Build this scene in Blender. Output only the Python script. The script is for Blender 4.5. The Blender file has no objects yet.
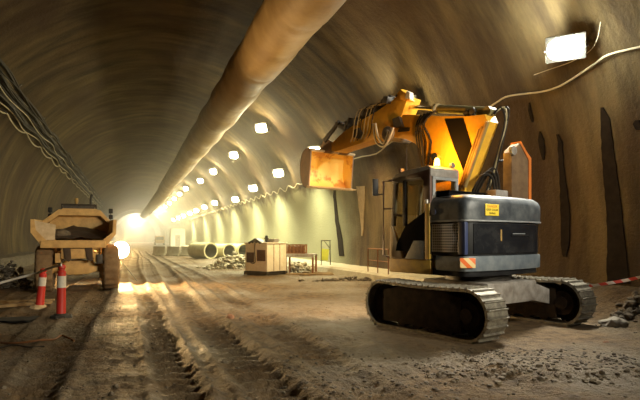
import bpy, bmesh, math, random
from mathutils import Vector, Matrix, noise
rnd = random.Random(7)
PI = math.pi
COL = bpy.context.scene.collection
SC = bpy.context.scene

# ------------------------------------------------------------------ helpers
class MB:
    """collects shapes in one bmesh"""
    def __init__(s): s.bm = bmesh.new(); s.M = Matrix.Identity(4)
    def _mi(s, faces, mi, smooth):
        for f in faces:
            f.material_index = mi; f.smooth = smooth
    def box(s, c, d, rot=None, bev=0.0, mi=0):
        r = bmesh.ops.create_cube(s.bm, size=1.0)
        m = Matrix.Translation(c) @ (rot.to_4x4() if rot is not None else Matrix.Identity(4)) @ Matrix.Diagonal((d[0], d[1], d[2], 1))
        bmesh.ops.transform(s.bm, matrix=s.M @ m, verts=r['verts'])
        fs = set(f for v in r['verts'] for f in v.link_faces)
        s._mi(fs, mi, bev > 0)
        if bev > 0:
            es = list(set(e for v in r['verts'] for e in v.link_edges))
            o = bmesh.ops.bevel(s.bm, geom=es, offset=bev, segments=2, profile=.6, affect='EDGES')
            s._mi(o['faces'], mi, True)
        return s
    def bx(s, x0, x1, y0, y1, z0, z1, bev=0.0, mi=0):
        return s.box(((x0+x1)/2, (y0+y1)/2, (z0+z1)/2), (abs(x1-x0), abs(y1-y0), abs(z1-z0)), None, bev, mi)
    def cyl(s, p0, p1, r0, r1=None, seg=16, mi=0, cap=True):
        r1 = r0 if r1 is None else r1
        p0 = Vector(p0); p1 = Vector(p1); d = p1-p0
        q = d.to_track_quat('Z', 'Y').to_matrix().to_4x4()
        r = bmesh.ops.create_cone(s.bm, cap_ends=cap, segments=seg, radius1=r0, radius2=r1, depth=d.length)
        bmesh.ops.transform(s.bm, matrix=s.M @ Matrix.Translation((p0+p1)/2) @ q, verts=r['verts'])
        s._mi(set(f for v in r['verts'] for f in v.link_faces), mi, True)
        return s
    def sph(s, c, r, sub=2, sc=(1, 1, 1), mi=0, jit=0.0, rg=None):
        o = bmesh.ops.create_icosphere(s.bm, subdivisions=sub, radius=r)
        if jit:
            for v in o['verts']: v.co *= 1+(rg or rnd).uniform(-jit, jit)
        bmesh.ops.transform(s.bm, matrix=s.M @ Matrix.Translation(c) @ Matrix.Diagonal((*sc, 1)), verts=o['verts'])
        s._mi(set(f for v in o['verts'] for f in v.link_faces), mi, jit == 0)
        return s
    def tube(s, pts, r, seg=8, mi=0, sub=0):
        pts = [Vector(p) for p in pts]
        if sub: pts = crv(pts, sub)
        rings = []; up = Vector((0, 0, 1))
        for i, p in enumerate(pts):
            t = (pts[min(i+1, len(pts)-1)]-pts[max(i-1, 0)])
            if t.length < 1e-6: t = Vector((0, 0, 1))
            t.normalize()
            a = t.cross(up)
            if a.length < .05: a = t.cross(Vector((1, 0, 0)))
            a.normalize(); b = a.cross(t)
            rr = r(i/(len(pts)-1)) if callable(r) else r
            rings.append([s.bm.verts.new(s.M @ (p+(a*math.cos(k*2*PI/seg)+b*math.sin(k*2*PI/seg))*rr)) for k in range(seg)])
        fs = []
        for i in range(len(rings)-1):
            for k in range(seg):
                fs.append(s.bm.faces.new((rings[i][k], rings[i][(k+1) % seg], rings[i+1][(k+1) % seg], rings[i+1][k])))
        fs.append(s.bm.faces.new(rings[0][::-1])); fs.append(s.bm.faces.new(rings[-1]))
        s._mi(fs, mi, True)
        return s
    def prism(s, poly, t0, t1, plane='yz', mi=0, bev=0.0, smooth=False):
        """poly extruded from t0 to t1 along the remaining axis"""
        def pt(a, b, t):
            return Vector((t, a, b)) if plane == 'yz' else Vector((a, t, b)) if plane == 'xz' else Vector((a, b, t))
        A = [s.bm.verts.new(s.M @ pt(a, b, t0)) for a, b in poly]
        B = [s.bm.verts.new(s.M @ pt(a, b, t1)) for a, b in poly]
        n = len(poly)
        fs = [s.bm.faces.new(A), s.bm.faces.new(B[::-1])]
        for i in range(n): fs.append(s.bm.faces.new((A[i], B[i], B[(i+1) % n], A[(i+1) % n])))
        bmesh.ops.recalc_face_normals(s.bm, faces=fs)
        s._mi(fs, mi, smooth)
        if bev > 0:
            es = list(set(e for f in fs[:2] for e in f.edges))
            o = bmesh.ops.bevel(s.bm, geom=es, offset=bev, segments=2, profile=.6, affect='EDGES')
            s._mi(o['faces'], mi, True)
        return s
    def sheet(s, rows, mi=0, smooth=True, closed=False):
        """grid of points -> quads"""
        V = [[s.bm.verts.new(s.M @ Vector(p)) for p in r] for r in rows]
        fs = []
        for i in range(len(V)-1):
            n = len(V[i])
            for k in range(n if closed else n-1):
                fs.append(s.bm.faces.new((V[i][k], V[i][(k+1) % n], V[i+1][(k+1) % n], V[i+1][k])))
        s._mi(fs, mi, smooth)
        return s
    def build(s, name, mat, parent=None, loc=(0, 0, 0), rz=0.0, ang=35):
        me = bpy.data.meshes.new(name)
        s.bm.to_mesh(me); s.bm.free()
        try: me.set_sharp_from_angle(angle=math.radians(ang))
        except Exception: pass
        for m in (mat if isinstance(mat, (list, tuple)) else [mat]): me.materials.append(m)
        o = bpy.data.objects.new(name, me); COL.objects.link(o)
        o.location = loc; o.rotation_euler = (0, 0, rz)
        if parent is not None: o.parent = parent
        return o

def crv(pts, sub):
    """Catmull-Rom"""
    out = []
    n = len(pts)
    for i in range(n-1):
        p0, p1, p2, p3 = pts[max(i-1, 0)], pts[i], pts[i+1], pts[min(i+2, n-1)]
        for k in range(sub):
            t = k/sub
            out.append(.5*((2*p1)+(p2-p0)*t+(2*p0-5*p1+4*p2-p3)*t*t+(3*p1-p0-3*p2+p3)*t**3))
    out.append(pts[-1])
    return out

def tag(o, label, cat, group=None, kind=None):
    if label: o['label'] = label
    if cat: o['category'] = cat
    if group: o['group'] = group
    if kind: o['kind'] = kind
    return o
def thing(name, label, cat, loc, rz=0.0, group=None):
    o = bpy.data.objects.new(name, None); COL.objects.link(o)
    o.location = loc; o.rotation_euler = (0, 0, rz); o.empty_display_size = .2
    return tag(o, label, cat, group)
def struct(o): o['kind'] = 'structure'; return o
def dup(root, loc, rz, label, group=None):
    r = root.copy(); COL.objects.link(r); r.location = loc; r.rotation_euler = (0, 0, rz); r['label'] = label
    if group: r['group'] = group
    for ch in list(root.children):
        c = ch.copy(); COL.objects.link(c); c.parent = r
        for g in list(ch.children):
            d = g.copy(); COL.objects.link(d); d.parent = c
    return r

# ------------------------------------------------------------------ materials
def mat(name, c1, c2=None, rough=.7, metal=0.0, scale=3.0, bump=0.0, bscale=20.0, lo=.35, hi=.65, emit=None, es=0.0, stretch=None, c3=None, s3=.4, spec=.5, rough2=None, bdist=.05):
    m = bpy.data.materials.new(name); m.use_nodes = True
    nt = m.node_tree; N = nt.nodes; L = nt.links
    p = N['Principled BSDF']
    p.inputs['Roughness'].default_value = rough; p.inputs['Metallic'].default_value = metal
    p.inputs['Specular IOR Level'].default_value = spec
    p.inputs['Base Color'].default_value = (*c1, 1)
    tc = N.new('ShaderNodeTexCoord'); src = tc.outputs['Object']
    if stretch:
        mp = N.new('ShaderNodeMapping'); mp.inputs['Scale'].default_value = stretch
        L.new(src, mp.inputs['Vector']); sv = mp.outputs['Vector']
    else: sv = src
    if c2:
        nz = N.new('ShaderNodeTexNoise'); nz.inputs['Scale'].default_value = scale; nz.inputs['Detail'].default_value = 7; nz.inputs['Roughness'].default_value = .62
        L.new(sv, nz.inputs['Vector'])
        r = N.new('ShaderNodeMapRange'); r.inputs['From Min'].default_value = lo; r.inputs['From Max'].default_value = hi
        L.new(nz.outputs['Fac'], r.inputs['Value'])
        mx = N.new('ShaderNodeMix'); mx.data_type = 'RGBA'
        mx.inputs['A'].default_value = (*c1, 1); mx.inputs['B'].default_value = (*c2, 1)
        L.new(r.outputs['Result'], mx.inputs['Factor'])
        out = mx.outputs['Result']
        if c3:
            n3 = N.new('ShaderNodeTexNoise'); n3.inputs['Scale'].default_value = s3; n3.inputs['Detail'].default_value = 4
            L.new(src, n3.inputs['Vector'])
            r3 = N.new('ShaderNodeMapRange'); r3.inputs['From Min'].default_value = .42; r3.inputs['From Max'].default_value = .68
            L.new(n3.outputs['Fac'], r3.inputs['Value'])
            m3 = N.new('ShaderNodeMix'); m3.data_type = 'RGBA'; m3.inputs['B'].default_value = (*c3, 1)
            L.new(r3.outputs['Result'], m3.inputs['Factor']); L.new(out, m3.inputs['A']); out = m3.outputs['Result']
            if rough2 is not None:
                rr = N.new('ShaderNodeMapRange'); rr.inputs['From Min'].default_value = .4; rr.inputs['From Max'].default_value = .65
                rr.inputs['To Min'].default_value = rough; rr.inputs['To Max'].default_value = rough2
                L.new(n3.outputs['Fac'], rr.inputs['Value']); L.new(rr.outputs['Result'], p.inputs['Roughness'])
        L.new(out, p.inputs['Base Color'])
    if bump:
        nb = N.new('ShaderNodeTexNoise'); nb.inputs['Scale'].default_value = bscale; nb.inputs['Detail'].default_value = 6; nb.inputs['Roughness'].default_value = .65
        L.new(src, nb.inputs['Vector'])
        b = N.new('ShaderNodeBump'); b.inputs['Strength'].default_value = bump; b.inputs['Distance'].default_value = bdist
        L.new(nb.outputs['Fac'], b.inputs['Height']); L.new(b.outputs['Normal'], p.inputs['Normal'])
    if emit:
        p.inputs['Emission Color'].default_value = (*emit, 1); p.inputs['Emission Strength'].default_value = es
    return m

M = {}
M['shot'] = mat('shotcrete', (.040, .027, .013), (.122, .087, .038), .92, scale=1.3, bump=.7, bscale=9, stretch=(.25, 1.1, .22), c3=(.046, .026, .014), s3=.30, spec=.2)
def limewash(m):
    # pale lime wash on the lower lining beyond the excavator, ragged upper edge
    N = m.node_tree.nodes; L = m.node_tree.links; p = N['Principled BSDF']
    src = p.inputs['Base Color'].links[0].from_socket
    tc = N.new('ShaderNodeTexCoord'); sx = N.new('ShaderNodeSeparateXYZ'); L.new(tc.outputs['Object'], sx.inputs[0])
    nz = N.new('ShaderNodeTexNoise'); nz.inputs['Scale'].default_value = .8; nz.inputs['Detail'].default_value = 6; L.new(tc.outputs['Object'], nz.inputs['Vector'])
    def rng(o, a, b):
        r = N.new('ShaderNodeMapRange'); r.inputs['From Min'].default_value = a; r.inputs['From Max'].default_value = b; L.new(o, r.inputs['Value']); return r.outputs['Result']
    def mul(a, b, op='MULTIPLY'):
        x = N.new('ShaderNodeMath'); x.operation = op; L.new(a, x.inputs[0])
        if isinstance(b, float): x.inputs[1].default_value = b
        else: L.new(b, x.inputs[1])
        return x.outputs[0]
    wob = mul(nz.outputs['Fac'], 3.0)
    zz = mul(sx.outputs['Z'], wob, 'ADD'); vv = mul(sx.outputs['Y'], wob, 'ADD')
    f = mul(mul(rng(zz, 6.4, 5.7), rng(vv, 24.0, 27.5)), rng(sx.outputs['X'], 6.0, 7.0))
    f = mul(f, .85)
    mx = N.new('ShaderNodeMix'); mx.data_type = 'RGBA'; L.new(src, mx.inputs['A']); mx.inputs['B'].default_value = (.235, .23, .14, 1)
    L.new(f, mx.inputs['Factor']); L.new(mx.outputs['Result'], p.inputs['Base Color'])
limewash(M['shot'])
M['mud'] = mat('mud', (.070, .042, .019), (.215, .138, .066), .85, scale=4.5, bump=1.0, bscale=11, lo=.32, hi=.68, bdist=.14, c3=(.20, .16, .105), s3=.35, rough2=.55, spec=.35)
M['clod'] = mat('clods', (.085, .062, .042), (.17, .135, .09), .85, scale=6, bump=.4, bscale=30)
M['kerb'] = mat('kerb_concrete', (.30, .26, .18), (.40, .35, .25), .8, scale=3, bump=.3, bscale=20)
M['yellow'] = mat('machine_yellow', (.85, .47, .035), (.66, .34, .035), .45, scale=4, bump=.05)
M['ochre'] = mat('dusty_ochre', (.42, .26, .06), (.28, .18, .07), .6, scale=5)
M['black'] = mat('black_paint', (.010, .010, .012), (.022, .022, .022), .5, scale=4, spec=.2)
M['skirt'] = mat('faded_yellow', (.62, .40, .07), (.42, .27, .07), .55, scale=5)
M['soot'] = mat('muddy_dark', (.018, .013, .010), (.040, .026, .015), .9, scale=6, spec=.08)
M['matte'] = mat('matte_black', (.008, .007, .007), None, .95, spec=.03)
M['guard'] = mat('rusty_guard', (.20, .12, .055), (.13, .075, .035), .8, scale=5)
M['panel'] = mat('charcoal_panel', (.012, .013, .016), (.04, .04, .04), .25, scale=3, lo=.45, hi=.8)
M['cw'] = mat('slate_counterweight', (.10, .125, .15), (.20, .22, .23), .5, scale=4, bump=.1)
M['hood'] = mat('dusty_hood', (.045, .052, .060), (.17, .18, .18), .45, scale=3, lo=.4, hi=.75)
M['rim'] = mat('pale_trim', (.33, .34, .34), (.2, .2, .2), .5)
M['blue'] = mat('dark_blue', (.03, .045, .13), (.05, .06, .11), .4)
M['steel'] = mat('worn_steel', (.22, .2, .17), (.09, .08, .07), .45, .6, scale=8, bump=.2)
M['shoe'] = mat('track_steel', (.26, .235, .18), (.10, .085, .065), .5, .35, scale=9, bump=.3, bscale=40)
M['dark'] = mat('greasy_dark', (.02, .017, .014), (.05, .04, .03), .55, scale=8)
M['rubber'] = mat('rubber', (.018, .017, .016), (.04, .036, .03), .75, scale=10)
M['dirtyrub'] = mat('muddy_tyre', (.16, .10, .05), (.24, .16, .085), .9, scale=5, bump=.3)
M['gfr'] = mat('dusty_grey_frame', (.36, .33, .29), (.2, .17, .14), .7, scale=5)
M['cabgrey'] = mat('dusty_cab_grey', (.30, .28, .25), (.18, .16, .14), .55, scale=6)
M['maroon'] = mat('maroon_pillar', (.07, .03, .025), (.12, .07, .05), .5, scale=6)
M['chrome'] = mat('chrome_rod', (.7, .68, .62), None, .2, 1.0)
M['olive'] = mat('olive_cylinder', (.20, .17, .06), (.12, .10, .05), .5, scale=5)
M['hose'] = mat('pale_hose', (.55, .45, .25), (.35, .28, .15), .5)
M['white'] = mat('white_plastic', (.72, .70, .64), (.55, .5, .42), .55, scale=4)
M['red'] = mat('red_plastic', (.55, .03, .025), (.45, .035, .02), .45, scale=5)
M['orange'] = mat('orange_paint', (.75, .2, .03), (.6, .17, .03), .5, scale=5)
M['bucket'] = mat('scraped_bucket', (.95, .66, .16), (.58, .25, .035), .5, scale=1.7, bump=.15, lo=.50, hi=.57, c3=(.90, .66, .28), s3=1.1)
M['bucket_out'] = mat('bucket_shell', (.30, .20, .12), (.2, .15, .11), .6, scale=4)
M['ywarn'] = mat('warning_yellow', (.85, .62, .05), None, .5)
M['duct'] = mat('duct_fabric', (.23, .145, .055), (.32, .22, .095), .65, scale=1.2, bump=.15, bscale=6)
M['cablek'] = mat('cable_black', (.02, .016, .013), (.04, .03, .02), .7, spec=.2)
M['cablew'] = mat('cable_pale', (.62, .55, .38), (.45, .38, .25), .6)
M['strip'] = mat('wet_drain', (.012, .009, .007), (.022, .016, .011), .9, scale=4, spec=.05)
M['pstrip'] = mat('pale_lime', (.27, .19, .095), (.18, .12, .06), .8, scale=4)
M['truck'] = mat('dusty_truck', (.68, .44, .16), (.46, .28, .10), .65, scale=3.5)
M['truckin'] = mat('worn_bed', (.085, .05, .026), (.04, .025, .015), .75, scale=2.5, bump=.2)
M['bedpale'] = mat('worn_pale_bed', (.68, .55, .36), (.5, .38, .22), .6, scale=4)
M['boxw'] = mat('cream_sheet', (.86, .79, .62), (.74, .64, .46), .6, scale=4)
M['boxd'] = mat('dark_opening', (.07, .035, .025), (.11, .06, .04), .7)
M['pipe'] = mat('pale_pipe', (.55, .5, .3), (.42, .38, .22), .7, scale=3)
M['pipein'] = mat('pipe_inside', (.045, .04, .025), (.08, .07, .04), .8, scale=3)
M['wood'] = mat('old_timber', (.32, .22, .10), (.20, .13, .06), .8, scale=6)
M['rust'] = mat('rusty_steel', (.26, .10, .03), (.14, .06, .025), .75, scale=9)
M['rock'] = mat('grey_rock', (.27, .235, .185), (.17, .14, .105), .8, scale=5, bump=.4)
M['brownrock'] = mat('brown_rock', (.28, .13, .06), (.18, .09, .05), .85, scale=7, bump=.4)
M['lime'] = mat('lime_sign', (.55, .6, .06), (.45, .5, .06), .5)
M['lens'] = mat('lamp_glass', (1, 1, 1), None, .3, emit=(1, .97, .84), es=60)
M['lens2'] = mat('headlight_glass', (1, 1, 1), None, .3, emit=(1, .82, .5), es=120)
M['beacon'] = mat('beacon_glass', (1, .4, .02), None, .3, emit=(1, .42, .04), es=30)
M['lamp'] = mat('lamp_body', (.12, .12, .11), (.2, .19, .17), .5)
def glass(name, tint, fac):
    m = bpy.data.materials.new(name); m.use_nodes = True
    N = m.node_tree.nodes; L = m.node_tree.links
    N.remove(N['Principled BSDF'])
    a = N.new('ShaderNodeBsdfTransparent'); a.inputs['Color'].default_value = (*tint, 1)
    b = N.new('ShaderNodeBsdfGlossy'); b.inputs['Roughness'].default_value = .08
    x = N.new('ShaderNodeMixShader'); x.inputs['Fac'].default_value = fac
    L.new(a.outputs[0], x.inputs[1]); L.new(b.outputs[0], x.inputs[2]); L.new(x.outputs[0], N['Material Output'].inputs['Surface'])
    return m
M['glass'] = glass('dusty_cab_glass', (.88, .86, .76), .04)

# mesh grille: dark with pale wire grid
def grille():
    m = mat('grille_mesh', (.035, .035, .04), None, .5)
    N = m.node_tree.nodes; L = m.node_tree.links
    tc = N.new('ShaderNodeTexCoord'); sx = N.new('ShaderNodeSeparateXYZ'); L.new(tc.outputs['Object'], sx.inputs[0])
    def bars(o, n):
        a = N.new('ShaderNodeMath'); a.operation = 'MULTIPLY'; a.inputs[1].default_value = n; L.new(o, a.inputs[0])
        f = N.new('ShaderNodeMath'); f.operation = 'FRACT'; L.new(a.outputs[0], f.inputs[0])
        g = N.new('ShaderNodeMath'); g.operation = 'LESS_THAN'; g.inputs[1].default_value = .38; L.new(f.outputs[0], g.inputs[0]); return g.outputs[0]
    mx = N.new('ShaderNodeMath'); mx.operation = 'MAXIMUM'; L.new(bars(sx.outputs['Y'], 21), mx.inputs[0]); L.new(bars(sx.outputs['Z'], 21), mx.inputs[1])
    c = N.new('ShaderNodeMix'); c.data_type = 'RGBA'; c.inputs['A'].default_value = (.02, .02, .025, 1); c.inputs['B'].default_value = (.58, .56, .55, 1)
    L.new(mx.outputs[0], c.inputs['Factor']); L.new(c.outputs['Result'], N['Principled BSDF'].inputs['Base Color'])
    return m
M['grille'] = grille()
def stripes(name, ca, cb, freq, axis=(1, 0, 1)):
    m = mat(name, ca, None, .5)
    N = m.node_tree.nodes; L = m.node_tree.links
    tc = N.new('ShaderNodeTexCoord'); d = N.new('ShaderNodeVectorMath'); d.operation = 'DOT_PRODUCT'; d.inputs[1].default_value = axis
    L.new(tc.outputs['Object'], d.inputs[0])
    a = N.new('ShaderNodeMath'); a.operation = 'MULTIPLY'; a.inputs[1].default_value = freq; L.new(d.outputs['Value'], a.inputs[0])
    f = N.new('ShaderNodeMath'); f.operation = 'FRACT'; L.new(a.outputs[0], f.inputs[0])
    g = N.new('ShaderNodeMath'); g.operation = 'LESS_THAN'; g.inputs[1].default_value = .5; L.new(f.outputs[0], g.inputs[0])
    c = N.new('ShaderNodeMix'); c.data_type = 'RGBA'; c.inputs['A'].default_value = (*ca, 1); c.inputs['B'].default_value = (*cb, 1)
    L.new(g.outputs[0], c.inputs['Factor']); L.new(c.outputs['Result'], N['Principled BSDF'].inputs['Base Color'])
    return m
M['hazard'] = stripes('hazard_stripes', (.85, .16, .02), (.85, .62, .28), 5.2, (1, 0, 1))
M['tape'] = stripes('red_white_tape', (.6, .06, .04), (.7, .6, .52), 4.0, (.62, -.38, .9))

# ------------------------------------------------------------------ tunnel frame
F_PX, H = 520.0, 1.67
TH = math.atan(190/520)
AX = Vector((-math.sin(TH), math.cos(TH), 0)); NX = Vector((math.cos(TH), math.sin(TH), 0))
R0, UC, ZC = 8.5, 1.9, 2.0
def P(u, v, z): return NX*u+AX*v+Vector((0, 0, z))
def uv(x, y): return (x*NX.x+y*NX.y, x*AX.x+y*AX.y)
def hsh(k): return (math.sin(k*127.1+3.7)*43758.5453) % 1.0
def wallr(a, v):
    """radius of the sprayed lining at angle a, chainage v"""
    n = noise.noise(Vector((v*.12, a*2.2, 0)))*.12+noise.noise(Vector((v*.5, a*5, 5)))*.05+noise.noise(Vector((v*1.6, a*14, 9)))*.018
    g = v/4.6+.35*noise.noise(Vector((a*1.6, v*.05, 3)))
    k = math.floor(g); f = g-k
    q = 1 if v < 20 else .45
    st = q*(.06*(hsh(k)-.5)*min(1, f*9, (1-f)*9)+.045*(f-.5)*min(1, (1-f)*12))
    return R0+n*.8+st
def onwall(a, v, off=0.0):
    r = wallr(a, v)-off
    return P(UC+r*math.cos(a), v, ZC+r*math.sin(a))
def hit(px, py):
    """angle and chainage where a sight line meets the lining"""
    d = Vector(((px-320)/F_PX, 1, (238-py)/F_PX)); du = d.dot(NX); dv = d.dot(AX); dz = d.z
    a = du*du+dz*dz; b = 2*(-du*UC+dz*(H-ZC)); c = UC*UC+(H-ZC)**2-R0*R0
    k = (-b+math.sqrt(b*b-4*a*c))/(2*a)
    return math.atan2(H+dz*k-ZC, du*k-UC), dv*k

A_LO, A_HI = math.radians(-17), math.radians(197)
VS = []
v = -30.0
while v < 236:
    VS.append(v); v += 2.0 if v < -2 else .32 if v < 34 else .6 if v < 60 else 2.5
def shell(name, a0, a1):
    n = max(2, int(math.degrees(a1-a0)/1.6))
    mb = MB()
    mb.sheet([[Vector((UC+wallr(a0+(a1-a0)*i/n, v)*math.cos(a0+(a1-a0)*i/n), v, ZC+wallr(a0+(a1-a0)*i/n, v)*math.sin(a0+(a1-a0)*i/n))) for i in range(n+1)] for v in VS])
    return struct(mb.build(name, M['shot'], rz=TH, ang=180))
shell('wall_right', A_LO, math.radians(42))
shell('ceiling', math.radians(42), math.radians(134))
shell('wall_left', math.radians(134), A_HI)
# end wall far away with a lining ring in front of it
mb = MB(); mb.bx(-7.5, 11.5, 235, 235.4, -.5, 11)
struct(mb.build('wall_far', M['shot'], rz=TH))
mb = MB()
ro, ri, vr = 8.9, 7.2, 168
rows = []
for i in range(41):
    a = math.radians(-16+i*212/40)
    rows.append([(UC+r*math.cos(a), vv, ZC+r*math.sin(a)) for r, vv in ((ri, vr), (ro, vr), (ro, vr+1.2), (ri, vr+1.2))])
mb.sheet(rows, closed=True)
struct(mb.build('trim_1', M['kerb'], rz=TH, ang=60))

# ------------------------------------------------------------------ ground
RUTS = [(1.62, .62, .10, 1), (2.55, .60, .085, 1), (.35, .5, .08, 1), (-.9, .55, .07, 1), (-2.0, .5, .045, 0), (3.9, .6, .04, 0), (1.0, .4, .035, 0), (-3.1, .5, .04, 0)]
def ss(a, b, x):
    t = max(0, min(1, (x-a)/(b-a))); return t*t*(3-2*t)
def gz(u, v):
    n1 = noise.noise(Vector((u*.45, v*.45, 1)))*.045
    n2 = noise.noise(Vector((u*1.7, v*1.7, 2)))*.028
    n3 = noise.noise(Vector((u*5, v*5, 4)))*.014
    h = n1+n2+n3
    if v < 26: h += noise.noise(Vector((u*13, v*13, 6)))*.017
    if v < 70:
        for c, w, d, tr in RUTS:
            cu = c+.16*math.sin(v*.13+c*2)+.05*noise.noise(Vector((v*.4, c, 0)))
            x = (u-cu)/(w/2)
            if abs(x) < 1.6:
                am = .5+.5*noise.noise(Vector((v*.3, c*3, 8)))+.35
                if abs(x) < 1:
                    h -= d*am*(1-x**4)
                    if tr and v < 24:
                        ph = v/.17+abs(x)*.9
                        h += .05*am*max(-.6, math.sin(ph*2*PI*.5))*(1-x*x)*ss(26, 14, v)
                else: h += d*.55*am*(1-abs(abs(x)-1.3)/.3)
    # banks of spoil along both feet of the lining
    h += .35*ss(8.6, 10.2, u)*(ss(15, 9, v))+.25*ss(9.0, 10.0, u)
    h += .55*ss(-5.0, -6.3, u)
    # ridge of clods in the right foreground
    x, y = (P(u, v, 0).x, P(u, v, 0).y)
    d = (y-(6.75-.12*x))
    h += .10*math.exp(-(d/.28)**2)*ss(1.2, 2.2, x)*(.7+.8*noise.noise(Vector((x*3, y*3, 0))))
    # level pads under the machines
    dx, dy = x-3.04, y-10.08
    k = ss(2.6, 1.9, math.hypot(dx, dy)); h = h*(1-.85*k)
    return h
US = [-6.9+17.6*i/390 for i in range(391)]
GV = []
v = -8.0
while v < 238:
    GV.append(v); v += .5 if v < 2.2 else max(.022, abs(v)*.0075) if v < 40 else 1.0 if v < 80 else 4
mb = MB()
mb.sheet([[(u, v, gz(u, v)) for u in US] for v in GV])
struct(mb.build('floor', M['mud'], rz=TH, ang=180))
def gw(x, y): return gz(*uv(x, y))
# pale kerb ledge along the right wall and dark ledge along the left one
mb = MB(); prev = []
rows = []
v = 13.5
while v < 120:
    j = .05*noise.noise(Vector((v*.8, 0, 0))); k = .04*noise.noise(Vector((v*1.3, 4, 0)))
    rows.append([(10.6, v, .36+k), (9.0+j, v, .33+k), (8.88+j, v, .24+k), (8.75+j, v, -.2)]); v += .6
mb.sheet(rows)
struct(mb.build('baseboard_right', M['kerb'], rz=TH))
mb = MB(); rows = []
v = 2
while v < 40:
    j = .12*noise.noise(Vector((v*.7, 0, 7))); k = .07*noise.noise(Vector((v*1.1, 4, 9)))
    rows.append([(-7.0, v, .78+k), (-5.6+j, v, .70+k), (-5.45+j, v, .55+k), (-5.35+j, v, -.2)]); v += .5
mb.sheet(rows)
struct(mb.build('baseboard_left', M['clod'], rz=TH))

# gravel: loose clods nobody could count
g = MB()
def clod(x, y, r, rg=rnd):
    z = gw(x, y)+r*.25
    g.sph((x, y, z), r, 1, (rg.uniform(.8, 1.3), rg.uniform(.8, 1.3), rg.uniform(.5, .9)), jit=.22)
rg = random.Random(3)
for i in range(900):
    y = 3.2+rg.random()**1.6*14; x = rg.uniform(-.75, .75)*y
    u, v = uv(x, y)
    if not -5 < u < 9.5: continue
    if abs(x-3) < 2.2 and 7.6 < y < 12.4: continue
    clod(x, y, rg.uniform(.008, .022)*(1 if rg.random() < .9 else 2.0))
for i in range(650):
    x = rg.uniform(1.3, 5.2); y = 6.75-.12*x+rg.gauss(0, .26)
    clod(x, y, .007+.038*rg.random()**3.2)
for i in range(260):
    x = rg.uniform(1.9, 4.4); y = 7.3+rg.gauss(0, .3); clod(x, y, rg.uniform(.01, .028))
for i in range(300):
    x = rg.uniform(-.5, 1.6); y = rg.uniform(4.2, 7.5); clod(x, y, rg.uniform(.01, .03))
tag(g.build('gravel', M['clod']), 'loose grey brown clods and gravel strewn over the mud floor', 'gravel', kind='stuff')

# ------------------------------------------------------------------ ventilation duct
mb = MB(); rows = []
root = thing('ventilation_duct', 'huge tan fabric ventilation duct hung under the tunnel crown', 'duct', P(4.5, 0, 7.4), TH)
v = -6.0; DC = []
while v < 150:
    j = noise.noise(Vector((v*.25, 1, 0))); kk = noise.noise(Vector((v*.25, 9, 0)))
    sag = .10*math.cos(v*2*PI/5.0)
    cu = .12*j+(.0 if v < 60 else -.012*(v-60)); cz = .9+.10*kk+sag*.5-(0 if v < 62 else min(.5, (v-62)*.03))
    DC.append((cu, v, cz))
    ph = (v/2.5) % 1.0
    r = .87*(1+.025*noise.noise(Vector((v*.7, 3, 3))))-.035*math.exp(-((ph-.5)/.06)**2)
    ring = []
    for i in range(40):
        a = i*2*PI/40
        rr = r*(1+.02*noise.noise(Vector((math.cos(a)*2, math.sin(a)*2, v*.6))))
        if abs(a-PI/2) < .35: rr *= 1+.05*(1-abs(a-PI/2)/.35)*(1+.6*math.sin(v*7))
        if abs(a-PI) < .5: rr += .045*(1-abs(a-PI)/.5)*max(0, math.sin(v*4.1)+math.sin(v*9.7)*.6)
        ring.append((cu+rr*math.cos(a), v, cz+rr*math.sin(a)))
    rows.append(ring); v += .16 if v < 30 else .4
mb.sheet(rows, closed=True)
fab = mb.build('duct_fabric', M['duct'], root, ang=180)
mb = MB()
for i in range(0, len(DC)-1): pass
mb.tube([(c[0], c[1], c[2]+.95) for c in DC[::4]], .02, 6)
mb.build('carrier_wire', M['cablek'], root)
for v in range(2, 60, 5):
    a = math.acos((4.5-UC)/R0); top = onwall(a, v, -.05)
    mb = MB(); c = min(DC, key=lambda c: abs(c[1]-v))
    mb.tube([(c[0], v, c[2]+.9), (c[0]+.05, v, c[2]+1.35), (.0, v, top.z-7.4)], .02, 6)
    mb.build('hanger', M['cablek'], root)

# ------------------------------------------------------------------ floodlights on the right lining
GROUP = None
def light(name, kind, loc, e, col, size=.2, rot=None, spot=None, blend=.5):
    l = bpy.data.lights.new(name, kind); l.energy = e; l.color = col
    if kind in ('POINT', 'SPOT'): l.shadow_soft_size = size
    if kind == 'SPOT': l.spot_size = spot; l.spot_blend = blend
    o = bpy.data.objects.new(name, l); COL.objects.link(o); o.location = loc
    if rot is not None: o.rotation_euler = rot
    return o
FW = (1.0, .85, .44)
def make_flood():
    t = thing('floodlight', 'x', 'floodlight', (0, 0, 0))
    # local x points into the tunnel, y along it, z up
    rot = Matrix.Rotation(math.radians(24), 3, 'Y')
    mb = MB(); mb.box((0, 0, 0), (.14, .80, .54), rot, .03)
    for k in range(-3, 4): mb.box(rot @ Vector((-.09, k*.07, 0)), (.06, .012, .46), rot)
    mb.build('housing', M['lamp'], t)
    mb = MB(); mb.M = rot.to_4x4(); mb.prism([(.36*abs(math.cos(a))**.75*(1 if math.cos(a) > 0 else -1), .235*abs(math.sin(a))**.75*(1 if math.sin(a) > 0 else -1)) for a in [k*2*PI/32+.01 for k in range(32)]], .06, .085); mb.build('lens', M['lens'], t)
    mb = MB()
    mb.tube([(0, -.42, 0), (-.2, -.43, .04), (-.32, -.2, .06), (-.32, .2, .06), (-.2, .43, .04), (0, .42, 0)], .018, 6)
    mb.cyl((-.32, 0, .06), (-.55, 0, .08), .025, seg=8); mb.build('bracket', M['steel'], t)
    return t
fl0 = make_flood(); used = False
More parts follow.
